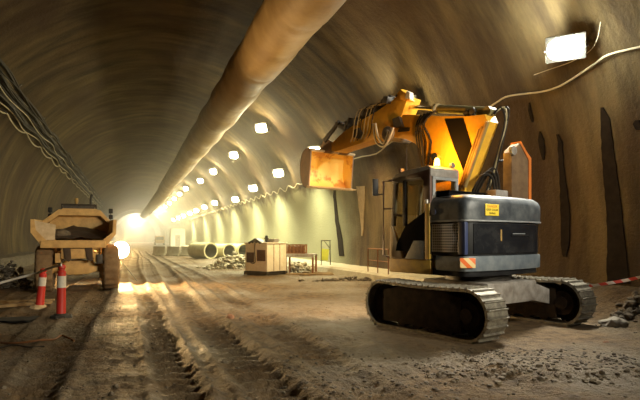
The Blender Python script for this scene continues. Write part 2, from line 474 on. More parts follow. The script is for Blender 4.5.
def flood(a, v, label, e, group=None):
    fw = (.97, 1, .86) if v < 12 else FW
    global used
    p = onwall(a, v, .55); rz = TH+PI+math.radians(42)
    if not used: t = fl0; t.location = p; t.rotation_euler = (0, 0, rz); t['label'] = label; used = True
    else: t = dup(fl0, p, rz, label)
    if group: t['group'] = group
    inn = (NX*(-math.cos(a))+Vector((0, 0, -math.sin(a)))).normalized()
    light('flood_glow', 'POINT', p+inn*.16-AX*.22+Vector((0, 0, -.04)), e, fw, .2)
aL = hit(566, 47)[0]
lowv = [(hit(582, 39), 'nearest and largest floodlight glaring high on the right wall'),
        (hit(418, 97), 'floodlight on the right wall behind the raised excavator arm'),
        (hit(324, 146), 'floodlight on the right wall just behind the raised bucket'),
        (hit(286, 169), 'lower row floodlight left of the bucket, nearest one showing clear'),
        (hit(260, 185), 'lower row floodlight, second in view left of the bucket'),
        (hit(241, 197), 'lower row floodlight, third in view left of the bucket')]
for k, ((a, v), lab) in enumerate(lowv): flood(a, v, lab, (200, 140, 260, 420, 500, 500)[k])
for (a, v), lab in [(hit(268, 121), 'upper row floodlight nearest the camera, high under the vault'),
                    (hit(239, 150), 'upper row floodlight, second nearest the camera'),
                    (hit(218, 167), 'upper row floodlight, third nearest the camera'),
                    (hit(204, 177), 'upper row floodlight, fourth nearest the camera')]: flood(a, v, lab, 650)
def aim(name, p, target, e, col, size, cone, blend=.5):
    d = Vector(target)-Vector(p)
    return light(name, 'SPOT', p, e, col, size, d.to_track_quat('-Z', 'Y').to_euler(), math.radians(cone), blend)
for k, (v, e) in enumerate(((9.25, 1700), (16.3, 900), (26, 700), (34, 600), (42, 600))):
    p = onwall(aL, v, .75)
    aim('flood_beam', p, p-NX*9-AX*1.0+Vector((0, 0, -4.2)), e, (1, .94, .76) if v < 12 else FW, .25, 118, .6)
p = onwall(aL, 1.2, 1.0)
aim('flood_beam', p, p-NX*3.2+AX*9.5+Vector((0, 0, -3.4)), 2600, (1, .95, .8), .25, 60, .8)
p = onwall(aL, -6.5, 1.0)
aim('flood_beam', p, P(-2.2, 15.0, .6), 7500, (1, .90, .66), .25, 44, .8)
p = onwall(aL, 9.0, 1.0)
aim('flood_down', p, p-NX*3.0-AX*.6+Vector((0, 0, -6)), 3200, (1, .97, .84), .25, 80, .8)
aim('flood_glow', onwall(*hit(552, 10), .85), onwall(*hit(524, 8), 0), 330, (.97, 1, .86), .1, 150)
aim('flood_glow', onwall(*hit(392, 84), 1.0), onwall(*hit(362, 58), 0), 130, (1, .95, .75), .1, 150)
for k, (v, e) in enumerate(((20, 2600), (28, 4600), (36, 6400), (44, 7000), (54, 7500), (64, 7000), (76, 8000), (92, 9000))):
    p = onwall(aL+.02, v, 1.15)
    aim('flood_down', p, p-NX*.3+Vector((0, 0, -6)), e, (1, .76, .36) if v < 22 else (.97, .94, .58), .25, 140, .8)
for k, v in enumerate((59, 67.5, 76, 85, 95, 106, 118)):
    flood(aL-.02, v, 'small far floodlight of the lower row in the bright haze', 750, 'far floodlights in the haze, lower row')
for k, v in enumerate((70, 79, 89, 100, 112)):
    flood(math.radians(51), v, 'small far floodlight of the upper row in the bright haze', 750, 'far floodlights in the haze, upper row')
for v in (130, 150, 185, 205, 225):
    light('far_fill', 'POINT', P(UC+(5 if v < 170 else 0), v, 8.0), 2600 if v < 170 else 9000, (1, .92, .66), .5)  # unseen point lights added to brighten the far end and its haze

# ------------------------------------------------------------------ haze beyond the machines
def haze(name, v0, v1, dens, label):
    mb = MB(); n = 24; ring0 = []; rows = []
    for v in (v0, v1):
        rows.append([(UC+(R0+.6)*math.cos(a), v, max(-.4, ZC+(R0+.6)*math.sin(a))) for a in [math.radians(-18+216*i/n) for i in range(n+1)]])
    V = [[mb.bm.verts.new(p) for p in r] for r in rows]
    m = len(V[0])
    for k in range(m): mb.bm.faces.new((V[0][k], V[0][(k+1) % m], V[1][(k+1) % m], V[1][k]))
    mb.bm.faces.new(V[0][::-1]); mb.bm.faces.new(V[1])
    bmesh.ops.recalc_face_normals(mb.bm, faces=mb.bm.faces[:])
    m = bpy.data.materials.new(name); m.use_nodes = True
    N = m.node_tree.nodes; L = m.node_tree.links; N.remove(N['Principled BSDF'])
    s = N.new('ShaderNodeVolumeScatter'); s.inputs['Color'].default_value = (1, .94, .72, 1); s.inputs['Density'].default_value = dens; s.inputs['Anisotropy'].default_value = .80
    L.new(s.outputs[0], N['Material Output'].inputs['Volume'])
    tag(mb.build(name, m, rz=TH), label, 'haze', kind='stuff')
haze('dust_haze', 70.02, 234.5, .0065, 'bright dense dust haze in the farthest stretch of the tunnel')
haze('dust_haze', 17.5, 70.0, .0024, 'thin pale dust haze in the middle stretch of the tunnel')

# ------------------------------------------------------------------ cables
def wall_cable(name, pts, r, m, label, group=None, sub=3, cat='cable'):
    mb = MB(); W = [onwall(a, v, off) for a, v, off in pts]
    c = W[len(W)//2].copy(); mb.tube([w-c for w in W], r, 6, sub=sub)
    return tag(mb.build(name, m, loc=c), label, cat, group)
rg = random.Random(11)
for k in range(14):
    base = math.radians(136.6+k*.52); pts = []; v = 9.0; ph = rg.random()*9
    while v < 100:
        pts.append((base+.006*math.sin(v*.9+ph)+.012*noise.noise(Vector((v*.3, k*5, 0))), v, .12+.10*(k % 3)+.06*noise.noise(Vector((v*.5, k, 2)))))
        v += 1.1 if v < 50 else 3
    pale = k in (3, 8, 13)
    wall_cable('power_cable', pts, (.035, .06, .03, .025, .075, .04, .06, .03, .022, .065, .05, .06, .04, .025)[k], M['cablew'] if pale else M['cablek'],
               'pale strand in the cable bundle along the left wall' if pale else 'dark strand in the cable bundle along the left wall',
               'pale cables of the left wall bundle' if pale else 'dark cables of the left wall bundle')
pts = []; v = 10.0
while v < 90:
    f = (v/4.2) % 1.0
    pts.append((math.radians(143.9)+.024*(4*f*(1-f)), v, .15+.1*math.sin(f*PI))); v += .42 if v < 50 else 1.5
wall_cable('power_cable', pts, .03, M['cablew'], 'thin pale cable looping in scallops below the left cable bundle', sub=2)
for v in range(12, 66, 6):   # brackets carrying the bundle
    mb = MB(); a0, a1 = math.radians(135.6), math.radians(144.3)
    W = [onwall(a0+(a1-a0)*i/5, v, .05) for i in range(6)]; c = W[2].copy()
    mb.tube([w-c for w in W], .035, 6); mb.tube([W[5]-c, onwall(a1, v, .45)-c], .03, 6)
    tag(mb.build('cable_bracket', M['steel'], loc=c), 'small steel bracket holding the cable bundle to the left wall', 'bracket', 'brackets of the left cable bundle')
# pale cable along the right wall
pts = []
for px, py in ((672, 38), (640, 46), (612, 53), (598, 62), (575, 78), (560, 86), (545, 90), (528, 92), (510, 95), (497, 103), (470, 118), (440, 126), (410, 135), (392, 142), (378, 153), (356, 158), (330, 171), (305, 183)):
    a, v = hit(px, py); pts.append((a, v, .12))
a, v = hit(305, 183)
k = 0
while v < 92:
    v += .95; k += 1; pts.append((math.radians(20.6)+(.016 if k % 2 else -.016)+.01*noise.noise(Vector((v, 0, 0))), v, .14))
wall_cable('festoon_cable', pts, lambda t: .02+.022*min(1, t*1.6), M['cablew'], 'long pale cable strung in zigzags along the right wall', sub=3)
pts = [(*hit(px, py), .12) for px, py in ((538, 73), (552, 68), (575, 60), (592, 50), (600, 38), (604, 20))]
wall_cable('supply_cable', pts, .008, M['cablew'], 'thin supply cable passing just under the nearest floodlight', sub=4)

# ------------------------------------------------------------------ dark drainage strips down the right wall
def strip(rows, m, label, th=.03):
    mb = MB(); G = []
    L = []
    for i in range(len(rows)-1):
        (x0, x1, y), (X0, X1, Y) = rows[i], rows[i+1]
        n = max(1, int(abs(Y-y)/6))
        for k in range(n):
            t = k/n; w = .7*math.sin((y+(Y-y)*t)*.5)+.5*math.sin((y+(Y-y)*t)*1.3)
            L.append((x0+(X0-x0)*t+w*.4, x1+(X1-x1)*t+w*.3, y+(Y-y)*t))
    L.append(rows[-1]); c = None; rws = []
    for x0, x1, y in L:
        r = []
        for k in range(4):
            a, v = hit(x0+(x1-x0)*k/3, y); r.append((a, v))
        pp = [onwall(a, v, th) for a, v in r]; back = [onwall(a, v, -.05) for a, v in (r[0], r[-1])]
        full = [back[0]]+pp+[back[1]]
        if c is None: c = onwall(*hit((rows[-1][0]+rows[-1][1])/2, rows[-1][2]))
        rws.append([p-c for p in full])
    mb.sheet(rws, closed=True)
    return tag(mb.build('drainage_strip', m, loc=c, ang=60), label, 'drainage strip')
strip([(602, 604, 107), (602, 611, 118), (603, 614, 135), (606, 621, 190), (608, 625, 240), (608, 629, 284)], M['strip'], 'widest dark drainage strip, running down the right wall to the floor')
strip([(558, 560, 134), (559, 563.5, 142), (561, 566, 170), (562, 571, 210), (563, 571, 245), (565, 568, 257)], M['strip'], 'slim dark strip on the right wall ending in a point right of the excavator tail')
strip([(540, 541, 131), (539, 545, 140), (541, 546, 152), (544, 545, 160)], M['strip'], 'short dark patch on the right wall above the excavator tail')
strip([(530, 531, 102), (530, 533, 110), (531, 534, 118), (533, 534, 122)], M['strip'], 'tiny dark blotch on the right wall below the pale cable')
strip([(636, 640, 120), (634, 641, 124), (637, 642, 130)], M['strip'], 'small dark blotch on the right wall at the right edge of the view')
strip([(334, 336, 190), (335, 338, 215), (338, 343, 240), (339, 344, 256)], M['strip'], 'thin dark streak on the right wall left of the excavator cab')
strip([(357, 365, 186), (359, 365, 200), (361, 364, 220), (362, 363, 236)], M['pstrip'], 'pale lime streak on the right wall left of the cab mirror')

# ================================================================== EXCAVATOR (local x right, y forward, z up)
PHI = math.radians(36)
EXC = thing('excavator', 'dusty crawler excavator with dark tail and raised yellow boom and bucket', 'excavator', (3.04, 10.08, 0.0), PHI)
def part(mb, name, m, parent=None, label=None, ang=35):
    o = mb.build(name, m, parent if parent is not None else EXC, ang=ang)
    if label: o['label'] = label
    return o
# --- tracks
def track(x, side):
    zc, r, f, b = .43, .43, .93, -1.04          # centres of idler (front) and sprocket (rear)
    frame = MB()
    frame.prism([(f-.05, .12), (f-.05, .70), (.5, .78), (-.6, .78), (b+.1, .70), (b+.1, .12)], x-.235, x+.235, bev=.03)
    frame.bx(x-.19, x+.19, -.75, .65, .16, .34, .02)
    for s in (-.5, .1): frame.bx(x-.2*1.05, x+.2*1.05, s-.1, s+.1, .5, .6, .01)
    fr = part(frame, 'track_frame', M['soot'])
    # belt
    N = 50; path = []
    Ls = f-b; per = 2*Ls+2*PI*r
    def at(d):
        d %= per
        if d < Ls: return (b+d, zc+r-.02*math.sin(PI*d/Ls), 0, 1)
        d -= Ls
        if d < PI*r:
            a = PI/2-d/r; return (f+r*math.cos(a), zc+r*math.sin(a), math.cos(a), math.sin(a))
        d -= PI*r
        if d < Ls: return (f-d, zc-r, 0, -1)
        d -= Ls; a = -PI/2-d/r
        return (b+r*math.cos(a), zc+r*math.sin(a), math.cos(a), math.sin(a))
    pitch = per/N; rows = []
    for i in range(N):
        for dd, h in ((0.02, -.022), (.06, 0), (.70, .0), (.74, .028), (.86, .030), (.90, .0), (.97, -.012)):
            y, z, ny, nz = at((i+dd)*pitch)
            w = .26-(.004 if h < 0 else 0)
            rows.append([(x-w, y+ny*h, z+nz*h), (x+w, y+ny*h, z+nz*h), (x+w, y-ny*.05, z-nz*.05), (x-w, y-ny*.05, z-nz*.05)])
    rows.append(rows[0])
    mb = MB(); mb.sheet(rows, closed=True, smooth=False)
    bmesh.ops.remove_doubles(mb.bm, verts=mb.bm.verts[:], dist=1e-5)
    bmesh.ops.recalc_face_normals(mb.bm, faces=mb.bm.faces[:])
    part(mb, 'track_belt', M['shoe'], fr, ang=25)
    # sprocket with teeth
    mb = MB(); poly = []
    for k in range(42):
        a = k*2*PI/42; rr = .375 if k % 2 else .33
        poly.append((b+rr*math.cos(a), zc+rr*math.sin(a)))
    mb.prism(poly, x-.05, x+.05); mb.cyl((x-.2, b, zc), (x+.2, b, zc), .23, seg=24)
    mb.cyl((x-.24, b, zc), (x+.24, b, zc), .12, seg=16)
    part(mb, 'sprocket', M['soot'], fr)
    mb = MB(); mb.cyl((x-.1, f, zc), (x+.1, f, zc), .36, seg=28); mb.cyl((x-.16, f, zc), (x+.16, f, zc), .20, seg=20)
    mb.cyl((x-.22, f, zc), (x+.22, f, zc), .11, seg=16)
    part(mb, 'idler', M['soot'], fr)
    for s in (-.66, -.3, .06, .42):
        mb = MB(); mb.cyl((x-.2, s, .17), (x+.2, s, .17), .11, seg=16); mb.cyl((x-.23, s, .17), (x+.23, s, .17), .05, seg=10)
        part(mb, 'roller', M['soot'], fr)
track(-1.41, -1); track(1.40, 1)
mb = MB()   # X-shaped car body
for sx in (-1, 1):
    for sy, py in ((1, .55), (-1, -.65)):
        mb.prism([(0, .55), (0, .88), (sx*.55, .86), (sx*1.24, .66), (sx*1.24, .38), (sx*.6, .5)], py-.16, py+.16, plane='xz', bev=.015)
mb.bx(-.75, .75, -.8, .7, .48, .88, .04)
part(mb, 'undercarriage_frame', M['gfr'], label='pale dusty undercarriage frame between the tracks')
mb = MB(); mb.cyl((0, -.02, .86), (0, -.02, .98), .62, seg=40); mb.cyl((0, -.02, .98), (0, -.02, 1.03), .56, seg=40)
part(mb, 'slew_ring', M['dark'])
# --- upper structure outline (x, y) with rounded tail
def tail_y(x, d=0.0): return -.70+d-.10*(1-min(1, abs((x+.1)/1.1))**2)
def outline(d=0.0, front=.10):
    wr, wl = 1.28-d, 1.2-d; yb = -.70+d; pts = [(wr, front), (wr, yb+.38)]
    r = .30
    for k in range(1, 7):
        a = -k*PI/2/7; pts.append((wr-r+r*math.cos(a), yb+.02+r+r*math.sin(a)))
    for k in range(11):
        xx = (wr-r)+(-(wl-.1)-(wr-r))*k/10; pts.append((xx, tail_y(xx, d)))
    for k in range(1, 5):
        a = -PI/2-k*PI/2/5; pts.append((-wl+.1+.1*math.cos(a), yb+.1+.1*math.sin(a)))
    pts += [(-wl, yb+.2), (-wl, front)]
    return pts
mb = MB(); mb.prism(outline(.05, 1.0), 1.0, 1.12, plane='xy', bev=.01)
part(mb, 'deck', M['black'])
mb = MB(); mb.prism(outline(0, -.02), 1.09, 1.36, plane='xy', bev=.035)
part(mb, 'counterweight', M['cw'], label='slate grey lower counterweight band')
mb = MB(); mb.prism(outline(.03, .1), 1.36, 1.96, plane='xy', bev=.008)
body = part(mb, 'engine_housing', M['black'])
mb = MB()   # recessed rear service doors, two leaves with a seam, following the tail
def tail_strip(mb, x0, x1, z0, z1, th=.014, d=.03, n=10, base=0.0):
    rows = []
    for i in range(n+1):
        xx = x0+(x1-x0)*i/n; y = tail_y(xx, d)
        rows.append([(xx, y+.03, z0), (xx, y-th, z0), (xx, y-th, z1), (xx, y+.03, z1)])
    mb.sheet(rows, closed=True, smooth=False)
    A = [mb.bm.verts.new(mb.M @ Vector(p)) for p in rows[0]]; mb.bm.faces.new(A)
    A = [mb.bm.verts.new(mb.M @ Vector(p)) for p in rows[-1]]; mb.bm.faces.new(A[::-1])
    return mb
tail_strip(mb, -1.02, .92, 1.40, 1.92)
part(mb, 'rear_door', M['panel'], body)
mb = MB(); tail_strip(mb, -.05, .62, 1.70, 1.735, .028); part(mb, 'door_pull', M['black'], body)
mb = MB(); tail_strip(mb, .0, .42, 1.742, 1.755, .022); part(mb, 'scratch', M['rim'], body, 'pale scratch on the rear door')
mb = MB(); tail_strip(mb, -.36, -.32, 1.62, 1.82, .018, n=2); part(mb, 'latch', M['ochre'], body, 'small ochre latch plate')
mb = MB(); mb.prism(outline(-.012, .1), 1.955, 1.985, plane='xy', bev=.006)
part(mb, 'hood_ledge', M['rim'], label='thin pale ledge under the hood')
mb = MB()   # domed hood
lay = [(0, 1.985), (-.005, 2.15), (.0, 2.28), (.03, 2.36), (.09, 2.41), (.2, 2.435)]
rows = [[(px_, py_, z) for px_, py_ in outline(d, .1-d*.3)] for d, z in lay]
mb.sheet(rows, closed=True); mb.bm.faces.new([mb.bm.verts.new(Vector(p)) for p in rows[-1]])
mb.bm.faces.new([mb.bm.verts.new(Vector(p)) for p in rows[0][::-1]])
bmesh.ops.remove_doubles(mb.bm, verts=mb.bm.verts[:], dist=1e-5); bmesh.ops.recalc_face_normals(mb.bm, faces=mb.bm.faces[:])
hood = part(mb, 'engine_hood', M['hood'], ang=60)
# left side: grille door, blue corner post
mb = MB(); mb.bx(-1.195, -1.165, -.50, .08, 1.42, 1.92, .004)
part(mb, 'side_grille', M['grille'], body, 'pale wire mesh grille in the side door')
mb = MB(); mb.bx(-1.215, -1.12, -.68, -.52, 1.38, 1.95, .03)
part(mb, 'corner_post', M['blue'], body, 'dark blue corner post beside the grille')
mb = MB(); mb.bx(-1.205, -1.16, .085, .115, 1.38, 1.95, .006); part(mb, 'door_edge', M['black'], body)
mb = MB(); mb.cyl((-1.19, .02, 2.14), (-1.225, .02, 2.14), .055, seg=20)
em = part(mb, 'round_emblem', M['blue'], hood, 'small round blue emblem on the hood side')
# hazard plate and warning label
def plate(w, h, m, name, parent, loc, rz, label):
    mb = MB(); mb.box((0, 0, 0), (w, .012, h), None, .003)
    o = mb.build(name, m, parent, loc, rz); o['label'] = label; return o
hp = plate(.26, .17, M['hazard'], 'hazard_plate', EXC, (-1.17, -.705, 1.245), math.radians(-36), 'orange and cream striped hazard plate on the tail corner')
lp = plate(.34, .20, M['ywarn'], 'warning_label', EXC, (-.62, tail_y(-.62)-.012, 2.16), math.radians(-5), 'yellow warning label with three lines of lettering')
def text(body, size, m, parent, loc, rz):
    c = bpy.data.curves.new('lettering', 'FONT'); c.body = body; c.size = size; c.align_x = 'CENTER'; c.align_y = 'CENTER'; c.extrude = .001
    t = bpy.data.objects.new('tmp', c); COL.objects.link(t)
    bpy.context.view_layer.update()
    dg = bpy.context.evaluated_depsgraph_get()
    me = bpy.data.meshes.new_from_object(t.evaluated_get(dg)); me.name = 'lettering'
    bpy.data.objects.remove(t)
    me.materials.clear(); me.materials.append(m)
    o = bpy.data.objects.new('lettering', me); COL.objects.link(o); o.parent = parent; o.location = loc; o.rotation_euler = (PI/2, 0, rz)
    return o
text('DANGER', .065, M['orange'], lp, (0, -.008, .058), 0); text('KEEP CLEAR', .055, M['black'], lp, (0, -.008, 0), 0); text('SWING', .05, M['black'], lp, (0, -.008, -.06), 0)
# things on the hood
mb = MB(); mb.bx(-1.05, .02, -.20, .06, 2.42, 2.50, .015); mb.bx(-1.08, .05, -.23, .08, 2.50, 2.525, .006)
part(mb, 'hood_cover', M['matte'])
mb = MB(); mb.bx(.02, .40, -.42, -.18, 2.42, 2.58, .02); part(mb, 'tool_box', M['gfr'], label='small grey box on the hood')
mb = MB(); mb.tube([(.16, -.12, 2.72), (.42, -.12, 2.75), (.42, -.12, 2.38)], .022, 8); mb.tube([(.42, -.12, 2.7), (.42, -.14, 3.1), (.45, -.18, 3.18), (.60, -.22, 3.2)], .022, 8)
part(mb, 'handrail', M['black'])
mb = MB()
mb.prism([(.52, 2.38), (.52, 3.33), (.62, 3.42), (.80, 3.55), (1.0, 3.36), (1.14, 3.26), (1.14, 2.38)], -.42, -.22, plane='xz', bev=.02)
eg = part(mb, 'exhaust_guard', M['guard'], label='tall rusty brown guard around the exhaust')
mb = MB(); mb.prism([(.80, 3.57), (1.0, 3.38), (1.155, 3.27), (1.155, 2.42), (1.07, 2.42), (1.07, 3.22), (.97, 3.32), (.79, 3.51)], -.435, -.205, plane='xz'); part(mb, 'edge_band', M['orange'], eg, 'orange band along the guard edge')
mb = MB(); mb.cyl((.54, -.40, 3.36), (.54, -.46, 3.36), .09, seg=16); part(mb, 'end_cap', M['gfr'], eg, 'round grey cap')
mb = MB(); mb.tube([(.86, -.15, 2.38), (.86, -.15, 3.3), (.86, -.05, 3.44)], .035, 8); part(mb, 'exhaust_pipe', M['steel'])
for x in (1.18, 1.24):
    mb = MB(); mb.tube([(x-.06, -.30, 2.36), (x, -.30, 2.6), (x-.02, -.30, 2.9), (x-.08, -.28, 3.15)], .014, 8); part(mb, 'hood_pipe', M['ochre'])
# right-hand deck body in front of the engine (tanks)
mb = MB(); mb.bx(.36, 1.17, .10, 1.05, 1.12, 2.12, .05); part(mb, 'tank_housing', M['panel'])
# --- cab
CX0, CX1, CY0, CY1 = -1.20, -.43, .115, 1.16
mb = MB()
def post(x, y0, y1, z0, z1, yt0=None, yt1=None, w=.07):
    yt0 = y0 if yt0 is None else yt0; yt1 = y1 if yt1 is None else yt1
    mb.prism([(y0, z0), (y1, z0), (yt1, z1), (yt0, z1)], x, x+w, bev=.008)
for x in (CX0, CX1-.07):
    post(x, CY1-.10, CY1-.02, 1.9, 2.80, CY1-.18, CY1-.10)      # A post
    post(x, CY0, CY0+.10, 1.25, 2.85)                            # C post
    mb.prism([(CY0, 2.78), (CY1-.1, 2.74), (CY1-.12, 2.86), (CY0, 2.9)], x, x+.07, bev=.008)
mb.bx(CX0, CX1, CY1-.08, CY1, 1.28, 1.36, .01); mb.bx(CX0+.02, CX1-.02, CY1-.06, CY1-.02, 1.28, 1.62, .01)
mb.bx(CX0, CX1, CY0, CY0+.05, 1.25, 2.46, .008)                  # rear lower wall
mb.bx(CX1-.05, CX1, CY0, CY1-.05, 1.25, 1.95, .008)              # right lower wall
mb.bx(CX0+.03, CX1-.03, CY0+.03, CY1-.03, 1.24, 1.30)
cab = part(mb, 'cab', M['cabgrey'])
mb = MB(); mb.bx(CX0-.01, CX1, CY0-.02, CY1+.02, 1.0, 1.27, .03); part(mb, 'cab_base', M['skirt'], cab, 'ochre yellow base skirt under the cab')
mb = MB(); pr = [(CY1-.06, 2.76), (CY1-.04, 2.84), (CY1-.16, 2.92), (CY1-.42, 2.97), (CY0+.05, 3.0), (CY0-.03, 2.95), (CY0-.03, 2.80)]
mb.prism(pr, CX0-.01, CX1+.01, bev=.03); part(mb, 'cab_roof', M['cabgrey'], cab, ang=50)
mb = MB(); mb.prism([(CY0-.012, 1.95), (CY0+.13, 1.95), (CY0+.15, 2.72), (CY0+.22, 2.80), (CY1-.45, 2.80), (CY1-.5, 2.87), (CY0-.012, 2.93)], CX0-.015, CX0+.05, bev=.01)
part(mb, 'door_pillar', M['maroon'], cab, 'dark maroon rear pillar and header of the cab door')
mb = MB(); mb.prism([(.72, 1.9), (.80, 1.9), (.80, 2.78), (.72, 2.78)], CX0-.012, CX0+.05, bev=.008)
mb.prism([(.80, 2.08), (CY1-.1, 2.10), (CY1-.1, 2.14), (.80, 2.12)], CX0-.01, CX0+.04); part(mb, 'door_frame', M['black'], cab)
mb = MB(); mb.prism([(CY0+.09, 1.42), (CY0+.09, 2.18), (.30, 2.12), (.72, 1.90), (.95, 1.56), (.98, 1.42)], CX0-.02, CX0+.04, bev=.01)
part(mb, 'door_panel', M['matte'], cab, 'black lower door panel with a raked front edge')
mb = MB(); mb.prism([(CY0+.12, 1.28), (CY0+.12, 1.62), (.5, 1.62), (.72, 1.28)], CX0-.026, CX0+.03, bev=.006); part(mb, 'step_plate', M['cw'], cab, 'grey plate at the foot of the cab door')
mb = MB(); mb.prism([(.80, 1.28), (.98, 1.70), (1.10, 1.92), (1.15, 1.88), (1.155, 1.28)], CX0-.015, CX0+.05, bev=.02); part(mb, 'corner_panel', M['bedpale'], cab, 'pale dusty front lower corner panel')
mb = MB(); mb.bx(CX0-.03, CX0+.04, CY0-.01, CY0+.10, 1.28, 2.30, .015); part(mb, 'side_post', M['skirt'], cab, 'ochre strip behind the cab door')
mb = MB(); mb.bx(CX0+.005, CX0+.015, .24, .72, 2.1, 2.75); mb.bx(CX0+.005, CX0+.015, .80, CY1-.12, 1.62, 2.75)
mb.bx(CX0+.08, CX1-.08, CY1-.12, CY1-.11, 1.6, 2.76); mb.bx(CX1-.03, CX1-.02, .24, CY1-.12, 1.95, 2.76)
part(mb, 'window_glass', M['glass'], cab)
mb = MB()  # rear window frame
for a in ((CX0+.06, CX1, 2.74, 2.84), (CX0+.06, CX1, 2.44, 2.52), (CX0+.06, CX0+.14, 2.5, 2.78), (CX1-.06, CX1+.005, 2.5, 2.78)):
    mb.bx(a[0], a[1], CY0-.02, CY0+.04, a[2], a[3], .012)
part(mb, 'rear_window_frame', M['rim'], cab, 'pale grey frame of the cab rear window')
mb = MB(); mb.bx(CX0+.13, CX1-.05, CY0+.005, CY0+.015, 2.5, 2.76); part(mb, 'rear_window', M['glass'], cab)
mb = MB(); mb.bx(-1.0, -.62, .38, .82, 1.3, 1.60, .05); mb.box((-.80, .36, 1.8), (.36, .10, .5), Matrix.Rotation(math.radians(10), 3, 'X'), .05)
part(mb, 'seat', M['black'], cab)
mb = MB(); mb.tube([(CX0-.05, CY1+.0, 1.30), (CX0-.06, CY1+.12, 1.33), (CX0-.06, CY1+.12, 2.80), (CX0-.03, CY1-.08, 2.80)], .022, 8); mb.tube([(CX0-.06, CY1+.12, 2.25), (CX0, CY1-.03, 2.25)], .014, 6)
part(mb, 'grab_rail', M['maroon'], cab)
mb = MB(); mb.tube([(CX0-.06, CY1+.12, 2.55), (CX0-.16, CY1+.2, 2.53)], .012, 6); mb.box((CX0-.19, CY1+.22, 2.68), (.12, .06, .34), Matrix.Rotation(math.radians(-25), 3, 'Z'), .02)
part(mb, 'mirror', M['black'], cab)
mb = MB(); mb.cyl((CX0+.08, .78, 2.95), (CX0+.08, .78, 3.42), .006, seg=6); part(mb, 'antenna', M['black'], cab)
mb = MB(); mb.bx(CX0-.06, CX0-.02, CY0+.02, CY0+.08, 2.30, 2.37, .01); part(mb, 'white_spot', M['white'], cab, 'small white block on the cab door pillar')  # plain white block on top of the side post
mb = MB(); mb.bx(CX0+.0, CX0+.1, CY1-.3, CY1-.22, 2.92, 3.02, .01); part(mb, 'roof_lamp', M['maroon'], cab)
for x in (-1.02, -.6):
    mb = MB(); mb.box((x, CY1+.02, 2.80), (.12, .09, .10), None, .02); wl = part(mb, 'work_light', M['lamp'], cab)
# beacon
mb = MB(); mb.cyl((-.66, .42, 2.98), (-.66, .42, 3.04), .075, seg=16); mb.cyl((-.66, .42, 3.04), (-.66, .42, 3.06), .06, seg=16)
bc = part(mb, 'beacon_base', M['black'])
mb = MB(); mb.cyl((-.66, .42, 3.05), (-.66, .42, 3.17), .06, .05, seg=18); mb.sph((-.66, .42, 3.17), .05, 2); part(mb, 'beacon_lens', M['beacon'], bc, 'glowing amber beacon lens')
mb = MB(); mb.cyl((-.50, .22, 3.05), (-.50, .16, 3.06), .055, seg=16); mb.cyl((-.5, .2, 2.97), (-.5, .2, 3.03), .015, seg=8); part(mb, 'rear_work_lamp', M['lamp'])
# --- boom, arm, bucket in the plane x = .05
BO = [(.50, 2.15), (.16, 2.30), (.12, 2.72), (-.39, 3.84), (-.33, 3.98), (.05, 4.02), (.7, 4.14), (1.3, 4.28), (2.0, 4.43), (2.4, 4.42), (2.5, 4.2), (2.44, 4.01), (2.05, 3.92), (1.7, 3.82), (1.44, 3.69), (1.27, 3.48), (1.16, 3.1), (1.03, 2.6), (.85, 2.15)]
mb = MB(); mb.prism(BO, -.20, .14, bev=.02); boom = part(mb, 'boom', M['yellow'])
mb = MB(); mb.prism([(.62, 4.06), (.16, 3.99), (-.08, 3.30), (.0, 2.96), (.13, 2.92), (.38, 3.45)], -.212, -.19); part(mb, 'side_stripe', M['matte'], boom, 'broad dark band across the boom side')
mb = MB(); mb.tube([(-.215, .12, 2.66), (-.215, -.40, 3.82)], .045, 10); mb.tube([(-.225, .20, 2.62), (-.225, -.30, 3.75)], .028, 8); mb.tube([(-.225, .27, 2.60), (-.225, -.22, 3.72)], .022, 8)
part(mb, 'boom_pipe', M['ochre'], boom)
for x in (-.34, .44):     # boom lift cylinders
    mb = MB(); mb.cyl((x, 1.0, 1.9), (x, .85, 2.75), .085, seg=16); part(mb, 'boom_cylinder', M['ochre'])
    mb = MB(); mb.cyl((x, .85, 2.75), (x, .72, 3.3), .045, seg=14); mb.cyl((x-.06, .72, 3.3), (x+.06, .72, 3.3), .08, seg=14); part(mb, 'cylinder_rod', M['chrome'])
mb = MB(); mb.cyl((-.04, -.30, 4.06), (-.04, .95, 4.36), .085, seg=18); mb.cyl((-.09, .9, 4.35), (-.09+.05, 1.0, 4.375), .10, seg=18); mb.cyl((-.14, -.32, 4.05), (.06, -.32, 4.05), .09, seg=14)
ac = part(mb, 'arm_cylinder', M['olive'])
mb = MB(); mb.cyl((-.04, .95, 4.36), (-.04, 1.70, 4.55), .05, seg=14); part(mb, 'cylinder_rod', M['chrome'], ac)
mb = MB()
for i in range(9):
    mb.box((-.02+rnd.uniform(-.12, .12), .18-.09*i*.55, 4.10+rnd.uniform(-.03, .08)-.02*i), (.12, .12, .10), Matrix.Rotation(rnd.random()*3, 3, 'X'), .02)
part(mb, 'valve_block', M['dark'], boom)
AR = [(1.62, 4.72), (1.9, 4.85), (2.1, 4.76), (2.6, 4.62), (3.2, 4.50), (3.85, 4.34), (4.36, 4.12), (4.36, 3.93), (4.2, 3.88), (3.95, 3.90), (3.2, 3.95), (2.44, 4.01), (2.1, 4.1), (1.8, 4.38)]
mb = MB(); mb.prism(AR, -.23, .19, bev=.02); arm = part(mb, 'arm', M['yellow'])
mb = MB(); mb.prism([(1.62, 4.66), (1.66, 4.80), (1.82, 4.94), (1.96, 4.86), (1.74, 4.66)], -.25, .0, bev=.03); part(mb, 'arm_clevis', M['yellow'], arm)
mb = MB(); mb.prism([(1.54, 4.66), (1.54, 4.80), (1.64, 4.86), (1.68, 4.70)], -.26, -.14, bev=.02); part(mb, 'work_lamp_housing', M['white'], arm, 'chalky white lamp housing on the arm heel')
